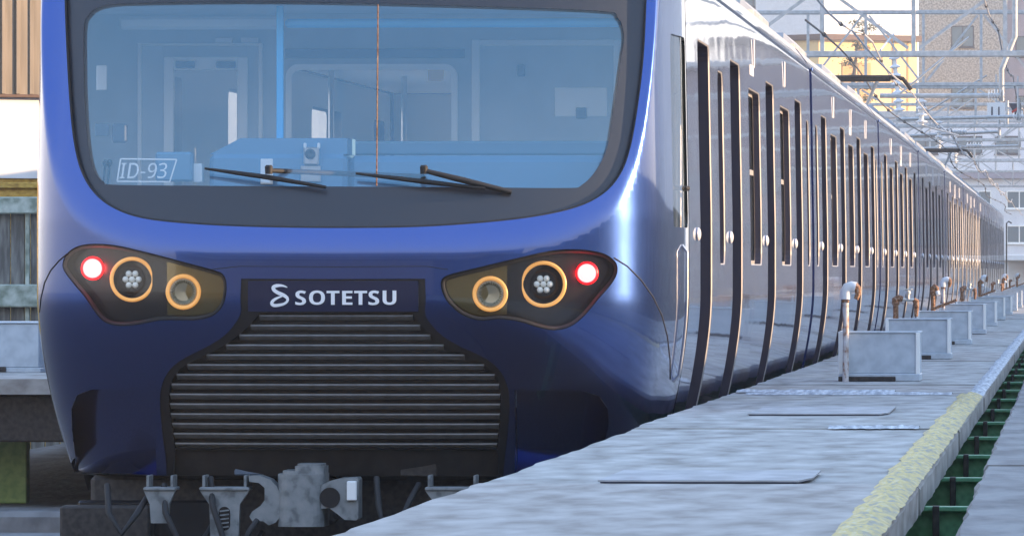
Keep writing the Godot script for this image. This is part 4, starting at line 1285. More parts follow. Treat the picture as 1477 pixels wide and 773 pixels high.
func standpipe(i: int, zz: float, ord: String) -> void:
	rng.seed = 100 + i * 7
	var lab: String
	var kind := i % 3
	if i == 0: kind = 0
	elif i == 1: kind = 1
	lab = ["pale rust-stained standpipe with thick elbow at the %s wash basin", "rusty standpipe with brass tap at the %s wash basin", "rusty bent standpipe with long lever at the %s wash basin"][kind] % ord
	var x := -1.26 if kind == 0 else (-1.235 if kind == 1 else -1.17)
	var dz := 0.055 if kind == 0 else -0.30
	var o := thing("standpipe", lab, "standpipe", Vector3(x, PT + (0.0 if kind == 0 else 0.06), -zz + dz), "standpipes at the wash basins")
	var h := 0.485 if kind == 0 else (0.355 if kind == 1 else 0.40)
	var r := 0.0175 if kind == 0 else 0.0185
	tubepart("pipe", o, M.pipe if kind == 0 else M.rust, [Vector3(0, 0, 0), Vector3(0.002, h * 0.5, 0), Vector3(0, h, 0)], r, 12)
	var e := MB.new()
	if kind == 0:
		e.tube([Vector3(0, h - 0.03, 0), Vector3(0, h + 0.01, 0), Vector3(0.012, h + 0.032, 0), Vector3(0.035, h + 0.04, 0), Vector3(0.055, h + 0.035, 0)], [0.030, 0.032, 0.032, 0.031, 0.030], 12)
		put("elbow", e, M.white, o)
		var s := MB.new()
		s.tube([Vector3(0.05, h + 0.04, 0), Vector3(0.066, h + 0.03, 0), Vector3(0.070, h, 0), Vector3(0.058, h - 0.03, 0)], [0.028, 0.022, 0.016, 0.014], 10)
		put("spout", s, M.rust, o)
		boxpart("ring", o, M.rust, Vector3(-0.022, h - 0.05, -0.022), Vector3(0.022, h - 0.03, 0.022), 0.008)
	elif kind == 1:
		e.tube([Vector3(0, h - 0.04, 0), Vector3(0, h - 0.005, 0), Vector3(0.02, h + 0.006, 0), Vector3(0.05, h, 0)], [0.026, 0.028, 0.027, 0.020], 12)
		put("elbow", e, M.rust, o)
		var a := MB.new()
		a.tube([Vector3(0.045, h - 0.002, 0), Vector3(0.13, h - 0.006, 0)], 0.012, 10)
		put("tap_body", a, M.tap, o)
		var t := MB.new()
		t.lathe([[0.0, -0.01], [0.014, -0.01], [0.014, 0.03], [0.020, 0.034], [0.020, 0.05], [0.008, 0.054], [0.008, 0.064], [0.0, 0.064]], Vector3(0.085, h + 0.004, 0), Vector3.UP, 14)
		t.bar(Vector3(0.055, h + 0.068, 0), Vector3(0.115, h + 0.068, 0), 0.012, 0.008, 0.002)
		put("tap_handle", t, M.tap, o)
		var s2 := MB.new()
		s2.tube([Vector3(0.125, h - 0.004, 0), Vector3(0.142, h - 0.016, 0), Vector3(0.146, h - 0.05, 0), Vector3(0.142, h - 0.12, 0)], [0.018, 0.022, 0.018, 0.013], 10)
		put("spout", s2, M.rust, o)
	else:
		e.tube([Vector3(0, h - 0.05, 0), Vector3(0, h, 0), Vector3(0.014, h + 0.02, 0), Vector3(0.03, h + 0.005, 0), Vector3(0.034, h - 0.03, 0)], [0.023, 0.026, 0.027, 0.024, 0.016], 12)
		put("elbow", e, M.rust, o)
		var l := MB.new()
		l.bar(Vector3(-0.01, 0.23, 0.03), Vector3(0.20, 0.31, 0.03), 0.02, 0.024, 0.004)
		put("lever", l, M.rust, o)
		var sp := MB.new()
		sp.tube([Vector3(0.034, h - 0.02, 0), Vector3(0.046, h - 0.05, 0.01)], [0.02, 0.018], 10)
		put("spout", sp, M.white, o)

func build_left() -> void:
	# platform, basin and posts seen past the train's left flank
	var P := platform("platform", "concrete platform on green posts seen past the navy train's far flank", -7.9, -5.1, 48.0, 78.0, [56.0, 66.0], [M.concrete_warm, M.concrete], 0.02, 220)
	boxpart("edge_beam", P, M.steel_dark, Vector3(-7.85, PT - 0.36, -77.9), Vector3(-5.15, PT - 0.094, -48.15), 0.01)
	for x in [-7.3, -6.12]:
		for z in [49.0, 56.5, 64.0]:
			boxpart("post", P, M.lime, Vector3(x - 0.08, 0.52, -z - 0.08), Vector3(x + 0.08, PT - 0.362, -z + 0.08), 0.006)
	boxpart("footing", P, M.concrete_side, Vector3(-7.9, 0.0, -77), Vector3(-5.0, 0.515, -47.4), 0.03)
	boxpart("lower_step", P, M.concrete_side, Vector3(-7.6, 0.0, -47.38), Vector3(-5.0, 0.40, -46.2), 0.03)
	var o := thing("wash_basin", "large pale blue wash basin standing on the platform past the train's far flank", "wash basin", Vector3(-6.58, PT, -51.0))
	boxpart("tray", o, M.basin, Vector3(-0.55, 0.03, -0.8), Vector3(0.36, 0.295, 0), 0.006)
	boxpart("lip", o, M.basin, Vector3(-0.56, 0.295, -0.81), Vector3(0.37, 0.305, 0.01), 0.003)
	boxpart("plinth", o, M.basin, Vector3(-0.56, 0.0, -0.78), Vector3(0.37, 0.029, 0.008), 0.003)
	boxpart("hinge_plate", o, M.steel_dark, Vector3(-0.2, 0.005, 0.009), Vector3(0.16, 0.035, 0.02), 0.003)
	# board fence
	var zf := 70.0
	var F2 := thing("board_fence", "weathered grey board fence with pale green rails behind the far platform", "fence", at_z(-200, 390, zf) * Vector3(1, 0, 1))
	var x0 := F2.position.x
	var top := at_z(20, 284, zf).y
	var mid := at_z(20, 424, zf).y
	var k := 0
	var x := 0.0
	while x < 4.2:
		var w := 0.115 if k % 4 != 1 else 0.035
		boxpart("board", F2, M.fence if k % 4 != 1 else M.fence_rail, Vector3(x, 0.02, -0.03 - (k % 2) * 0.012), Vector3(x + w, top - 0.03, 0.0 + (0.03 if k % 4 == 1 else 0.0)), 0.004)
		x += w + 0.008; k += 1
	boxpart("rail", F2, M.fence_rail, Vector3(0, top - 0.14, 0.04), Vector3(4.2, top, 0.10), 0.01)
	boxpart("rail", F2, M.fence_rail, Vector3(0, mid - 0.11, 0.04), Vector3(4.2, mid + 0.08, 0.10), 0.01)
	# shed with brown ribbed siding over a white wall; its front is turned towards the sun
	var zb := 84.0
	var c := at_z(66, 390, zb)
	var B := thing("depot_shed", "shed with brown ribbed siding over a sunlit white wall", "shed", Vector3(c.x + 0.6, 0, -zb), "", deg_to_rad(38))
	# local: front face at z = 0, runs to -x
	var ys := at_z(20, 138, zb).y
	var yo := at_z(20, 258, zb).y
	var L := 9.0
	boxpart("white_wall", B, M.white_wall, Vector3(-L, yo, -6), Vector3(0, ys, -0.06), 0.0)
	boxpart("ochre_base", B, M.ochre, Vector3(-L, 0, -5.95), Vector3(-0.02, yo - 0.002, -0.10), 0.0)
	for j in 6: boxpart("base_rib", B, M.ochre, Vector3(-L, yo - 0.10 - j * 0.14, -0.10), Vector3(-0.05, yo - 0.04 - j * 0.14, -0.05), 0.01)
	boxpart("siding", B, M.siding, Vector3(-L, ys + 0.002, -6), Vector3(0, 8.0, -0.05), 0.0)
	for j in 56:
		var xx := -0.02 - j * 0.16
		boxpart("siding_rib", B, M.siding, Vector3(xx - 0.05, ys + 0.002, -0.048), Vector3(xx, 7.98, -0.036 if j % 3 else -0.026), 0.006)
	boxpart("drip_edge", B, M.brown, Vector3(-L, ys - 0.03, -0.06), Vector3(0.02, ys, 0.03), 0.004)
	boxpart("roof", B, M.steel_dark, Vector3(-L - 0.3, 8.002, -6.3), Vector3(0.3, 8.2, 0.3), 0.02)

# ---------------------------------------------------------------- overhead line
func gantry(called: String, label: String, z: float, yb: float, yt: float, xl: float, xr: float, phase: float, panel: float, w: float, flip := false) -> Node3D:
	var G := thing(called, label, "gantry", Vector3(0, 0, -z), "overhead line gantries over the tracks")
	for y in [yb, yt]:
		for dz in [-0.35, 0.35]:
			var ch := MB.new()
			ch.bar(Vector3(xl, y, dz), Vector3(xr, y, dz), w, w, 0.008)
			put("chord", ch, M.galv, G)
	var x := phase
	while x - panel > xl: x -= panel
	var i := 0 if not flip else 1
	while x < xr:
		var ve := MB.new()
		ve.bar(Vector3(x, yb + w / 2, 0.35), Vector3(x, yt - w / 2, 0.35), w * 0.8, w * 0.8, 0.006)
		put("upright", ve, M.galv, G)
		if x + panel < xr:
			var di := MB.new()
			var up := (roundi((x - phase) / panel) + i) % 2 == 0
			di.bar(Vector3(x + w, yb + w if up else yt - w, 0.35 - w * 0.2), Vector3(x + panel - w, yt - w if up else yb + w, 0.35 - w * 0.2), w * 0.6, w * 0.6)
			put("diagonal", di, M.galv, G)
			var cr := MB.new()
			cr.bar(Vector3(x, yb, -0.35 + w / 2), Vector3(x + panel, yb, 0.35 - w / 2), w * 0.5, w * 0.5)
			put("brace", cr, M.galv, G)
		x += panel
	for xx in [xl, xr]:
		var p := MB.new()
		for dx in [-0.25, 0.25]: p.bar(Vector3(xx + dx, 0, 0), Vector3(xx + dx, yb - w / 2, 0), 0.12, 0.16, 0.01)
		for j in 6: p.bar(Vector3(xx - 0.2, yb * j / 6.0 + 0.2, 0), Vector3(xx + 0.2, yb * (j + 1) / 6.0 - 0.1, 0), 0.05, 0.05)
		put("mast", p, M.galv, G)
	return G
func insulator(parent: Node, a: Vector3, b: Vector3, n: int, r: float) -> void:
	var ax := (b - a).normalized()
	var l := (b - a).length()
	var prof := [[0.0, 0.0], [r * 0.4, 0.0]]
	for i in n:
		var h := l * (i + 0.5) / n
		prof.append([r * 0.4, h - l * 0.3 / n]); prof.append([r, h - l * 0.08 / n]); prof.append([r, h + l * 0.05 / n]); prof.append([r * 0.4, h + l * 0.15 / n])
	prof.append([r * 0.4, l]); prof.append([0.0, l])
	var m := MB.new()
	m.lathe(prof, a, ax, 12)
	put("insulator", m, M.porcelain, parent)
func build_overhead() -> void:
	gantry("line_gantry", "nearest grey steel lattice gantry with one panel row over the tracks", 158.0, 5.87, 7.15, -11.0, 5.2, -2.955, 1.69, 0.10)
	gantry("line_gantry", "tall deep lattice gantry with pale steel chords behind the nearest gantry", 222.0, 6.70, 8.58, -11.0, 6.5, -2.4, 1.5, 0.09, true)
	var zs := [262.0, 300.0, 345.0, 395.0, 450.0]
	var nm := ["third", "fourth", "fifth", "sixth", "farthest"]
	for i in 5:
		gantry("line_gantry", "%s lattice gantry down the line, paled by haze" % nm[i], zs[i], 6.3 + 0.15 * (i % 2), 7.5 + 0.2 * (i % 3), -13.0, 8.0, -3.0 + 0.4 * i, 1.8, 0.10, i % 2 == 0)
	# cantilever arms with insulators
	var spec := [[160.0, [1270, 138], [1442, 138], 1426.0], [224.0, [1295, 172], [1468, 168], 1462.0], [301.0, [1330, 214], [1470, 210], 1395.0], [263.0, [1310, 196], [1440, 190], 1372.0]]
	for i in 4:
		var s: Array = spec[i]
		var a := at_z(s[1][0], s[1][1], s[0]); var b := at_z(s[2][0], s[2][1], s[0])
		var o := thing("cantilever_arm", "horizontal wire support tube with ribbed insulator, %s along the line" % ["nearest", "third", "farthest", "second"][i], "wire support", Vector3(0, 0, -s[0]), "wire support tubes")
		var off := Vector3(0, 0, s[0])
		tubepart("tube", o, M.galv, [a + off, b + off], 0.045, 8)
		insulator(o, at_z(s[3], s[2][1], s[0]) + off, at_z(s[3] + 24, s[2][1], s[0]) + off, 6, 0.12)
		tubepart("stay", o, M.galv, [a.lerp(b, 0.15) + off, a.lerp(b, 0.75) + off + Vector3(0, 1.1, 0)], 0.025, 6)
		tubepart("post", o, M.galv, [b + off + Vector3(0.05, -0.1, 0), b + off + Vector3(0.05, 0.5, 0), Vector3(b.x + 0.3, 6.25, 0), Vector3(b.x + 0.3, 7.1, 0)], 0.05, 8)
		var dr := a.lerp(b, 0.35) + off
		insulator(o, dr + Vector3(0, -0.05, 0), dr + Vector3(0, -0.55, 0), 4, 0.11)
		tubepart("steady_arm", o, M.galv, [dr + Vector3(0, -0.55, 0), dr + Vector3(0.7, -0.75, 0)], 0.02, 6)
	# insulator string beside the sunlit wall
	var st := thing("insulator_string", "white ribbed insulator string hanging in front of the sunlit yellow wall", "insulator", Vector3(0, 0, -170))
	var s0 := at_z(1290, 78, 170) + Vector3(0, 0, 170); var s1 := at_z(1299, 165, 170) + Vector3(0, 0, 170)
	insulator(st, s0, s1, 7, 0.11)
	tubepart("hanger", st, M.galv, [s0, s0 + Vector3(0, 0.4, 0), Vector3(s0.x, 5.95, 11.7)], 0.02, 6)
	# wires: contact and carrier wire over the train, others beside
	var W := [["contact_wire", "dark contact wire running above the navy train's roof", -3.24, 4.80, 0.0, M.wire], ["carrier_wire", "striped carrier wire sagging above the contact wire", -3.24, 5.62, 0.35, M.wire_pale], ["feeder_wire", "pale feeder wire strung low along the train's far shoulder", -2.6, 4.75, 0.1, M.wire_pale],
		["contact_wire", "contact wire over the next track, clear of the train", 0.2, 5.0, 0.0, M.wire_pale], ["carrier_wire", "carrier wire sagging over the next track", 0.2, 5.9, 0.35, M.wire_pale], ["feeder_wire", "high feeder wire on the gantry tops", -1.6, 7.0, 0.3, M.wire_pale]]
	for w in W:
		var o := thing(w[0], w[1], "overhead wire", Vector3(w[2], 0, 0))
		var pts := []
		for i in 57:
			var z := 100.0 + i * 6.25
			var t := fposmod(z, 45.0) / 45.0
			pts.append(Vector3(0.15 * sin(z * 0.07) if w[4] == 0.0 else 0.0, w[3] - w[4] * 4.0 * t * (1 - t), -z))
		tubepart("strand", o, w[5], pts, 0.013 if w[4] < 0.3 else 0.016, 6)
		if w[4] >= 0.3 or w[4] == 0.0:
			for i in 28:
				var p: Vector3 = pts[i * 2 + 1]
				var cl := MB.new()
				cl.tube([p + Vector3(0, 0, 0.3), p + Vector3(0, 0, -0.3)], 0.03, 6)
				put("clamp", cl, M.wire, o)
	# pantographs on the train
	for p in [[128.0, "dark pantograph raised from the train's fifth car, the nearer of two"], [205.0, "dark pantograph raised from the train's far end, the farther of two"]]:
		var o := thing("pantograph", p[1], "pantograph", Vector3(CX, 3.62, -p[0]), "pantographs on the train roof")
		var hd := MB.new()
		var hy := 4.86 - 3.62 - 0.10
		hd.tube([Vector3(-0.80, hy - 0.18, 0.25), Vector3(-0.68, hy - 0.02, 0.25), Vector3(-0.55, hy, 0.25), Vector3(0.55, hy, 0.25), Vector3(0.68, hy - 0.02, 0.25), Vector3(0.80, hy - 0.18, 0.25)], 0.030, 8)
		hd.tube([Vector3(-0.80, hy - 0.18, -0.25), Vector3(-0.68, hy - 0.02, -0.25), Vector3(-0.55, hy, -0.25), Vector3(0.55, hy, -0.25), Vector3(0.68, hy - 0.02, -0.25), Vector3(0.80, hy - 0.18, -0.25)], 0.030, 8)
		hd.box(Vector3(-0.5, hy - 0.06, -0.27), Vector3(0.5, hy + 0.02, 0.27), 0.02)
		put("head", hd, M.steel_dark, o)
		var ar := MB.new()
		ar.tube([Vector3(0, 0.22, 0.2), Vector3(0, 0.62, -1.2)], 0.05, 8)
		ar.tube([Vector3(-0.05, 0.62, -1.2), Vector3(-0.3, hy - 0.04, 0.0)], 0.028, 8)
		ar.tube([Vector3(0.05, 0.62, -1.2), Vector3(0.3, hy - 0.04, 0.0)], 0.028, 8)
		put("arm", ar, M.galv, o)
		boxpart("frame", o, M.galv, Vector3(-0.7, 0.12, -0.8), Vector3(0.7, 0.2, 0.8), 0.02)
		for x in [-0.6, 0.6]:
			for z in [-0.7, 0.7]: insulator(o, Vector3(x, -0.03, z), Vector3(x, 0.12, z), 3, 0.08)
	# small signs fixed between the gantries
	var sg := thing("line_sign", "white line sign with two dark bars hung between the gantries", "sign", Vector3(0, 0, -250))
	var a := at_z(1425, 173, 250); var b := at_z(1451, 148, 250)
	boxpart("board", sg, M.white, Vector3(a.x, a.y, -0.03), Vector3(b.x, b.y, 0), 0.005)
	for u in [1431.0, 1441.0]:
		var p := at_z(u, 169, 250); var q := at_z(u + 2, 154, 250)
		boxpart("bar", sg, M.sign_dark, Vector3(p.x, p.y, 0.002), Vector3(q.x, q.y, 0.01), 0.0)
	tubepart("hanger", sg, M.galv, [Vector3((a.x + b.x) / 2, b.y, -0.05), Vector3((a.x + b.x) / 2, 7.6, -0.05)], 0.03, 6)
	var rs := thing("line_sign", "dark sign with a red slash beside the white line sign", "sign", Vector3(0, 0, -252))
	a = at_z(1456, 166, 252); b = at_z(1474, 149, 252)
	var rp := MB.new()
	rp.prism(PackedVector2Array([Vector2(a.x, b.y), Vector2(b.x, b.y), Vector2(b.x, a.y + 0.05), Vector2((a.x + b.x) / 2, a.y)]), Vector3(0, 0, -0.03), Vector3.RIGHT, Vector3.UP, Vector3(0, 0, 0.03))
	put("board", rp, M.sign_dark, rs)
	var rb := MB.new()
	rb.bar(Vector3(a.x + 0.1, a.y + 0.08, 0.006), Vector3(b.x - 0.03, b.y - 0.1, 0.006), 0.01, 0.07)
	put("slash", rb, M.red, rs)
	tubepart("hanger", rs, M.galv, [Vector3(b.x - 0.1, b.y, -0.05), Vector3(b.x - 0.1, 7.6, -0.05)], 0.03, 6)
	# lamp pole at the train's tail
	var lp := thing("lamp_pole", "slim dark pole with hooked top at the train's tail", "pole", Vector3(at_z(1453, 390, 232).x, 0, -232))
	var th := at_z(1453, 322, 232).y
	tubepart("shaft", lp, M.wire, [Vector3(0, 0, 0), Vector3(0, th, 0), Vector3(0.06, th + 0.05, 0), Vector3(0.14, th, 0)], 0.02, 8)

# ---------------------------------------------------------------- buildings
func window_on(B: Node3D, x0: float, y0: float, x1: float, y1: float, fr_m: Material, left_m: Material, right_m: Material) -> void:
	# a two-leaf window on a wall whose face is z = 0
	var w := MB.new()
	var t := 0.055 * minf(x1 - x0, 1.4)
	w.box(Vector3(x0, y0, -0.08), Vector3(x1, y0 + t, 0.05)); w.box(Vector3(x0, y1 - t, -0.08), Vector3(x1, y1, 0.05))
	for x in [x0, (x0 + x1) / 2 - t / 2, x1 - t]: w.box(Vector3(x, y0 + t, -0.08), Vector3(x + t, y1 - t, 0.045))
	var f := put("window", w, fr_m, B)
	boxpart("pane", f, left_m, Vector3(x0 + t, y0 + t, -0.03), Vector3((x0 + x1) / 2 - t / 2, y1 - t, 0.012), 0.0)
	boxpart("pane", f, right_m, Vector3((x0 + x1) / 2 + t / 2, y0 + t, -0.03), Vector3(x1 - t, y1 - t, 0.02), 0.0)
	boxpart("sill", f, fr_m, Vector3(x0 - 0.05, y0 - 0.08, -0.05), Vector3(x1 + 0.05, y0 - 0.002, 0.12), 0.01)
func block(called: String, label: String, u0: float, u1: float, vtop: float, z: float, depth: float, m: Material, roof: Material) -> Node3D:
	var a := at_z(u0, vtop, z); var b := at_z(u1, vtop, z)
	var B := thing(called, label, "building", Vector3(0, 0, -z))
	boxpart("wall", B, m, Vector3(a.x, 0, -depth), Vector3(b.x, a.y, 0), 0.0)
	boxpart("roof", B, roof, Vector3(a.x - 0.4, a.y + 0.002, -depth - 0.4), Vector3(b.x + 0.4, a.y + 0.45, 0.4), 0.03)
	return B
func win_px(B: Node3D, z: float, u0: float, v0: float, u1: float, v1: float, fm: Material, lm: Material, rm: Material) -> void:
	var a := at_z(u0, v1, z); var b := at_z(u1, v0, z)
	window_on(B, a.x, a.y, b.x, b.y, fm, lm, rm)
func build_town() -> void:
	var T := block("tiled_building", "tall building of speckled grey stone tiles with dark framed windows", 1326, 1448, -140, 600, 14, M.tile_wall, M.steel_dark)
	for v in [-50.0, 37.0, 125.0, 213.0]:
		win_px(T, 600, 1373, v, 1406, v + 31, M.dark_frame, M.pane, M.pane)
	for v in [121.0, 205.0]:
		var a := at_z(1326, v + 3, 600); var b := at_z(1448, v, 600)
		boxpart("floor_band", T, M.dark_frame, Vector3(a.x, a.y, 0.0), Vector3(b.x, b.y, 0.05), 0.0)
	boxpart("wall_vent", T, M.dark_frame, at_z(1421, 75, 600) + Vector3(0, 0, 600), at_z(1434, 73, 600) + Vector3(0, 0, 600.1), 0.0)
	var L := block("lilac_building", "plain lilac grey building adjoining the stone tiled one", 1449, 1660, -120, 602, 14, M.lilac, M.steel_dark)
	for u in [1466.0, 1530.0, 1590.0]:
		for v in [-36.0, 52.0, 138.0]: win_px(L, 602, u, v, u + 34, v + 30, M.dark_frame, M.pane, M.pane)
	var D := block("dark_building", "dark purplish apartment block behind the train's roof line", 1020, 1229, -130, 620, 14, M.dusk_wall, M.steel_dark)
	for u in [1070.0, 1171.0]:
		for v in [-16.0, 62.0, 112.0, 190.0]: win_px(D, 620, u, v, u + 34, v + 26, M.dark_frame, M.pane, M.pane)
	for v in [30.0, 100.0]:
		var a := at_z(1020, v + 1.5, 620); var b := at_z(1229, v, 620)
		boxpart("floor_band", D, M.dark_frame, Vector3(a.x, a.y, 0.0), Vector3(b.x, b.y, 0.04), 0.0)
	# house: white upper storey, brown eave, cream wall turned to the sun
	var z := 585.0
	var c := at_z(1326, 390, z)
	var H := thing("cream_house", "house with white siding over a brown eave and sunlit cream yellow wall", "building", Vector3(c.x - 0.1, 0, -z), "", deg_to_rad(40))
	var e := at_z(1280, 52, z).y
	var ww := 8.6
	boxpart("lower_wall", H, M.cream, Vector3(-ww, 0, -7), Vector3(0, e - 0.4, 0), 0.0)
	boxpart("eave", H, M.brown, Vector3(-ww - 0.3, e - 0.4, -7.2), Vector3(0.2, e, 0.55), 0.03)
	boxpart("upper_wall", H, M.white_wall, Vector3(-ww, e, -7), Vector3(0, e + 5.0, 0.1), 0.0)
	for i in 15: boxpart("siding_board", H, M.white_wall, Vector3(-ww, e + 0.05 + i * 0.24, 0.1), Vector3(-0.02, e + 0.27 + i * 0.24, 0.125), 0.01)
	boxpart("upper_eave", H, M.lilac, Vector3(-ww - 0.4, e + 3.75, -7.2), Vector3(0.3, e + 4.1, 0.9), 0.03)
	for x in [-6.6, -5.2]:
		boxpart("shutter", H, M.cream_dark, Vector3(x, e - 5.2, 0.0), Vector3(x + 1.1, e - 1.9, 0.06), 0.01)
	boxpart("louver", H, M.cream_dark, Vector3(-5.4, e - 1.6, 0.0), Vector3(-4.2, e - 0.7, 0.05), 0.01)
	for i in 4: boxpart("louver_blade", H, M.brown, Vector3(-5.35, e - 1.5 + i * 0.2, 0.05), Vector3(-4.25, e - 1.43 + i * 0.2, 0.08), 0.0)
	for i in 2: boxpart("wall_batten", H, M.cream_dark, Vector3(-2.2 + i * 1.3, 0, 0.0), Vector3(-2.08 + i * 1.3, e - 0.42, 0.05), 0.0)
	# pale low buildings closing the end of the line
	var P := block("pale_block", "pale wide block rising behind the low white building", 1225, 1700, 170, 575, 10, M.pale_wall, M.galv)
	for u in [1318.0, 1382.0, 1436.0, 1500.0, 1570.0]: win_px(P, 575, u, 196, u + 36, 222, M.dark_frame, M.pane, M.pane)
	var W := block("white_building", "low white building with teal paned windows at the end of the line", 1362, 1720, 258, 560, 12, M.pale_wall, M.lilac)
	for u in [1394.0, 1453.0, 1512.0, 1571.0, 1630.0]:
		for v in [275.0, 325.0]: win_px(W, 560, u, v, u + 37, v + 26, M.white_trim, M.pane, M.pane)
	var sh := thing("track_shelter", "small white flat roofed shelter at the foot of the white building", "shelter", Vector3(at_z(1470, 390, 300).x, 0, -300))
	var ry := at_z(1470, 376, 300).y
	boxpart("roof", sh, M.white, Vector3(-0.6, ry, -2), Vector3(3.2, ry + 0.22, 0.3), 0.02)
	for x in [-0.4, 1.2, 2.8]: boxpart("post", sh, M.white, Vector3(x - 0.05, 0, -0.1), Vector3(x + 0.05, ry - 0.001, 0.0), 0.005)
	boxpart("back_wall", sh, M.pale_wall, Vector3(-0.5, 0, -1.9), Vector3(3.1, ry - 0.001, -1.8), 0.0)
	# more of the town past the right edge of the picture, which the train's flank mirrors
	for q in [[1562.0, 1740.0, 110.0, "grey block with ribbon windows past the white building"], [1748.0, 1960.0, 50.0, "taller stone block past the white building"], [1970.0, 2250.0, 85.0, "wide lilac block farthest past the white building"]]:
		var R := block("town_block", q[3], q[0], q[1], q[2], 430, 12, [M.dusk_wall, M.lilac, M.dusk_wall][int(q[0]) % 3], M.steel_dark)
		var u: float = q[0] + 12
		while u < q[1] - 40:
			for v in [225.0, 310.0]: win_px(R, 430, u, v, u + 40, v + 40, M.dark_frame, M.pane, M.pane)
			u += 62
	# small tree in front of the house
	rng.seed = 77
	var base := at_z(1236, 390, 560)
	var tr := thing("pine_tree", "small dark pine leaning in front of the white sided house", "tree", Vector3(base.x, 0, -560))
	var tk := MB.new()
	var ty := at_z(1236, 60, 560).y
	tk.tube([Vector3(0, 0, 0), Vector3(0.2, ty * 0.5, 0), Vector3(-0.3, ty * 0.8, 0), Vector3(0.1, ty, 0)], [0.28, 0.22, 0.16, 0.08], 8)
	var lf := MB.new()
	for i in 9:
		var t := 0.72 + 0.045 * i
		var o := Vector3(rng.randf_range(-0.2, 0.1), ty * t, 0)
		var tip := o + Vector3(rng.randf_range(-0.5, 1.7), rng.randf_range(-0.2, 0.5), rng.randf_range(-0.8, 0.8))
		tk.tube([o, tip], [0.07, 0.03], 5)
		for j in 170:
			var q := o.lerp(tip, rng.randf_range(0.4, 1.1)) + Vector3(rng.randfn(0, 0.35), rng.randfn(0, 0.14), rng.randfn(0, 0.35))
			var d := Vector3(rng.randfn(), rng.randfn() * 0.6 + 0.3, rng.randfn()).normalized() * 0.16
			var s := d.cross(Vector3(rng.randfn(), rng.randfn(), rng.randfn())).normalized() * 0.035
			lf.quad(q - s, q + s, q + d + s * 0.3, q + d - s * 0.3)
	put("trunk", tk, M.bark, tr)
	put("crown", lf, M.leaf, tr)
	# outside the picture: what shades the platform and the far cars, and what the nose mirrors
	var S := thing("added_shade_wall", "long unseen concrete panel wall, added beside the tracks to shade the platform", "wall", Vector3(5.0, 0, 0))
	for i in 52:  # added wall, its height and length set for the shade it casts
		boxpart("panel", S, M.concrete_side, Vector3(0, -0.35, -97 + i * 2.5), Vector3(0.12, 2.5, -94.52 + i * 2.5), 0.01)
		boxpart("post", S, M.concrete_side, Vector3(-0.04, -0.35, -94.56 + i * 2.5 + 0.05), Vector3(-0.001, 2.52, -94.56 + i * 2.5 + 0.25), 0.01)
	for b in [[-98.0, -123.0, "slab apartment block shading the fourth car"], [-166.0, -262.0, "long apartment block shading the tail of the train"]]:
		var A := thing("apartment_block", b[2], "building", Vector3(22.0, 0, 0))
		boxpart("wall", A, M.pale_wall, Vector3(0, 0, b[1]), Vector3(12, 17, b[0]), 0.0)
		boxpart("roof", A, M.steel_dark, Vector3(-0.3, 17.002, b[1] - 0.3), Vector3(12.3, 17.3, b[0] + 0.3), 0.02)
	var O := thing("office_building", "wide beige office building with storey bands facing the train's nose", "building", Vector3(-6, 0, 46))
	boxpart("wall", O, M.office_wall, Vector3(-40, -0.35, 0), Vector3(40, 13.0, 12), 0.0)
	for i in 4:
		boxpart("storey_band", O, M.office_band, Vector3(-40, 1.2 + i * 3.0, -0.25), Vector3(40, 2.3 + i * 3.0, -0.002), 0.02)
		for j in 16: boxpart("window", O, M.pane, Vector3(-38 + j * 4.9, 2.35 + i * 3.0, -0.06), Vector3(-35 + j * 4.9, 3.9 + i * 3.0, -0.003), 0.0)
	boxpart("roof", O, M.steel_dark, Vector3(-40.4, 13.002, -0.4), Vector3(40.4, 13.4, 12.4), 0.03)

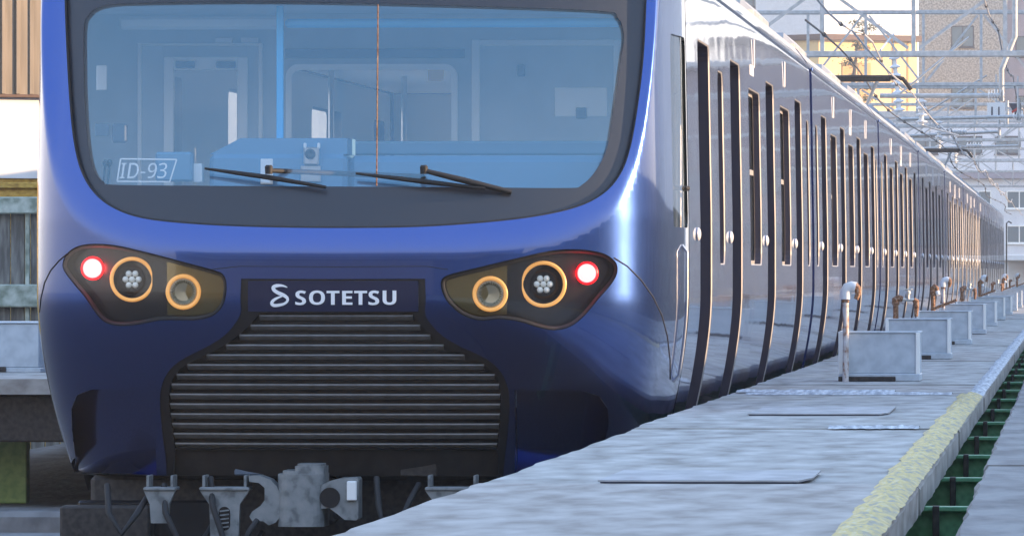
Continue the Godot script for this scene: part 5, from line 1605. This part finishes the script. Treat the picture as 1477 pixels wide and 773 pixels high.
func build_ground() -> void:
	var g := MB.new()
	g.quad(Vector3(-900, -0.35, 500), Vector3(900, -0.35, 500), Vector3(900, -0.35, -1400), Vector3(-900, -0.35, -1400), Vector3.UP)
	tag(put("ground", g, M.ballast), "grey ballast and gravel ground of the depot", "", "", "structure")
	var t := Node3D.new()
	t.name = "railway_track"; add_child(t)
	tag(t, "steel rails on ballast under the navy train", "", "", "structure")
	boxpart("ballast_bed", t, M.ballast, Vector3(CX - 1.7, -0.349, -420), Vector3(CX + 1.45, -0.17, 10), 0.1)
	for s in [-1, 1]:
		var r := MB.new()
		r.box(Vector3(CX + s * 0.566 - 0.07, -0.165, -420), Vector3(CX + s * 0.566 + 0.07, -0.145, 10))
		r.box(Vector3(CX + s * 0.566 - 0.01, -0.145, -420), Vector3(CX + s * 0.566 + 0.01, -0.045, 10))
		r.box(Vector3(CX + s * 0.566 - 0.033, -0.045, -420), Vector3(CX + s * 0.566 + 0.033, -0.002, 10), 0.008)
		put("rail", r, M.rail, t)

func _ready() -> void:
	# ---- camera
	var yaw := atan((VPX - PW / 2) / F)
	cam_basis = Basis.from_euler(Vector3(atan((VPY - PH / 2) / F), yaw, 0))
	var cam := Camera3D.new()
	cam.name = "camera"
	cam.fov = rad_to_deg(2.0 * atan(PH / 2 / F))
	cam.near = 0.5; cam.far = 4000
	cam.transform = Transform3D(cam_basis, EYE)
	add_child(cam)
	cam.current = true
	# ---- sky, exposure, haze
	var we := WorldEnvironment.new()
	we.name = "world"
	var env := Environment.new()
	env.background_mode = Environment.BG_SKY
	var sky := Sky.new()
	var sm := ProceduralSkyMaterial.new()
	sm.sky_top_color = Color(0.58, 0.72, 0.91)
	sm.sky_horizon_color = Color(0.99, 0.96, 0.92)
	sm.sky_curve = 0.22
	sm.ground_bottom_color = Color(0.25, 0.24, 0.23)
	sm.ground_horizon_color = Color(0.62, 0.66, 0.70)
	sm.sun_angle_max = 0.0
	sky.sky_material = sm
	env.sky = sky
	env.tonemap_mode = Environment.TONE_MAPPER_LINEAR
	env.tonemap_exposure = 2.2
	env.fog_enabled = true
	env.fog_density = 0.00035
	env.fog_light_color = Color(0.96, 0.98, 1.0)
	env.sdfgi_enabled = true; env.ssao_enabled = true; env.ssil_enabled = true
	we.environment = env
	add_child(we)
	# ---- sun: low, from the right and a little ahead
	var sun := DirectionalLight3D.new()
	sun.name = "sun"
	var el := deg_to_rad(9.0)
	var az := deg_to_rad(4.0)
	var to_sun := Vector3(cos(el) * cos(az), sin(el), -cos(el) * sin(az))
	sun.look_at_from_position(Vector3.ZERO, -to_sun)
	sun.light_energy = 1.6
	sun.light_color = Color(1.0, 0.84, 0.66)
	sun.light_angular_distance = 0.5
	sun.shadow_enabled = true
	add_child(sun)
	make_materials()
	build_ground()
	build_platforms()
	build_train()
	build_left()
	build_town()
	build_overhead()
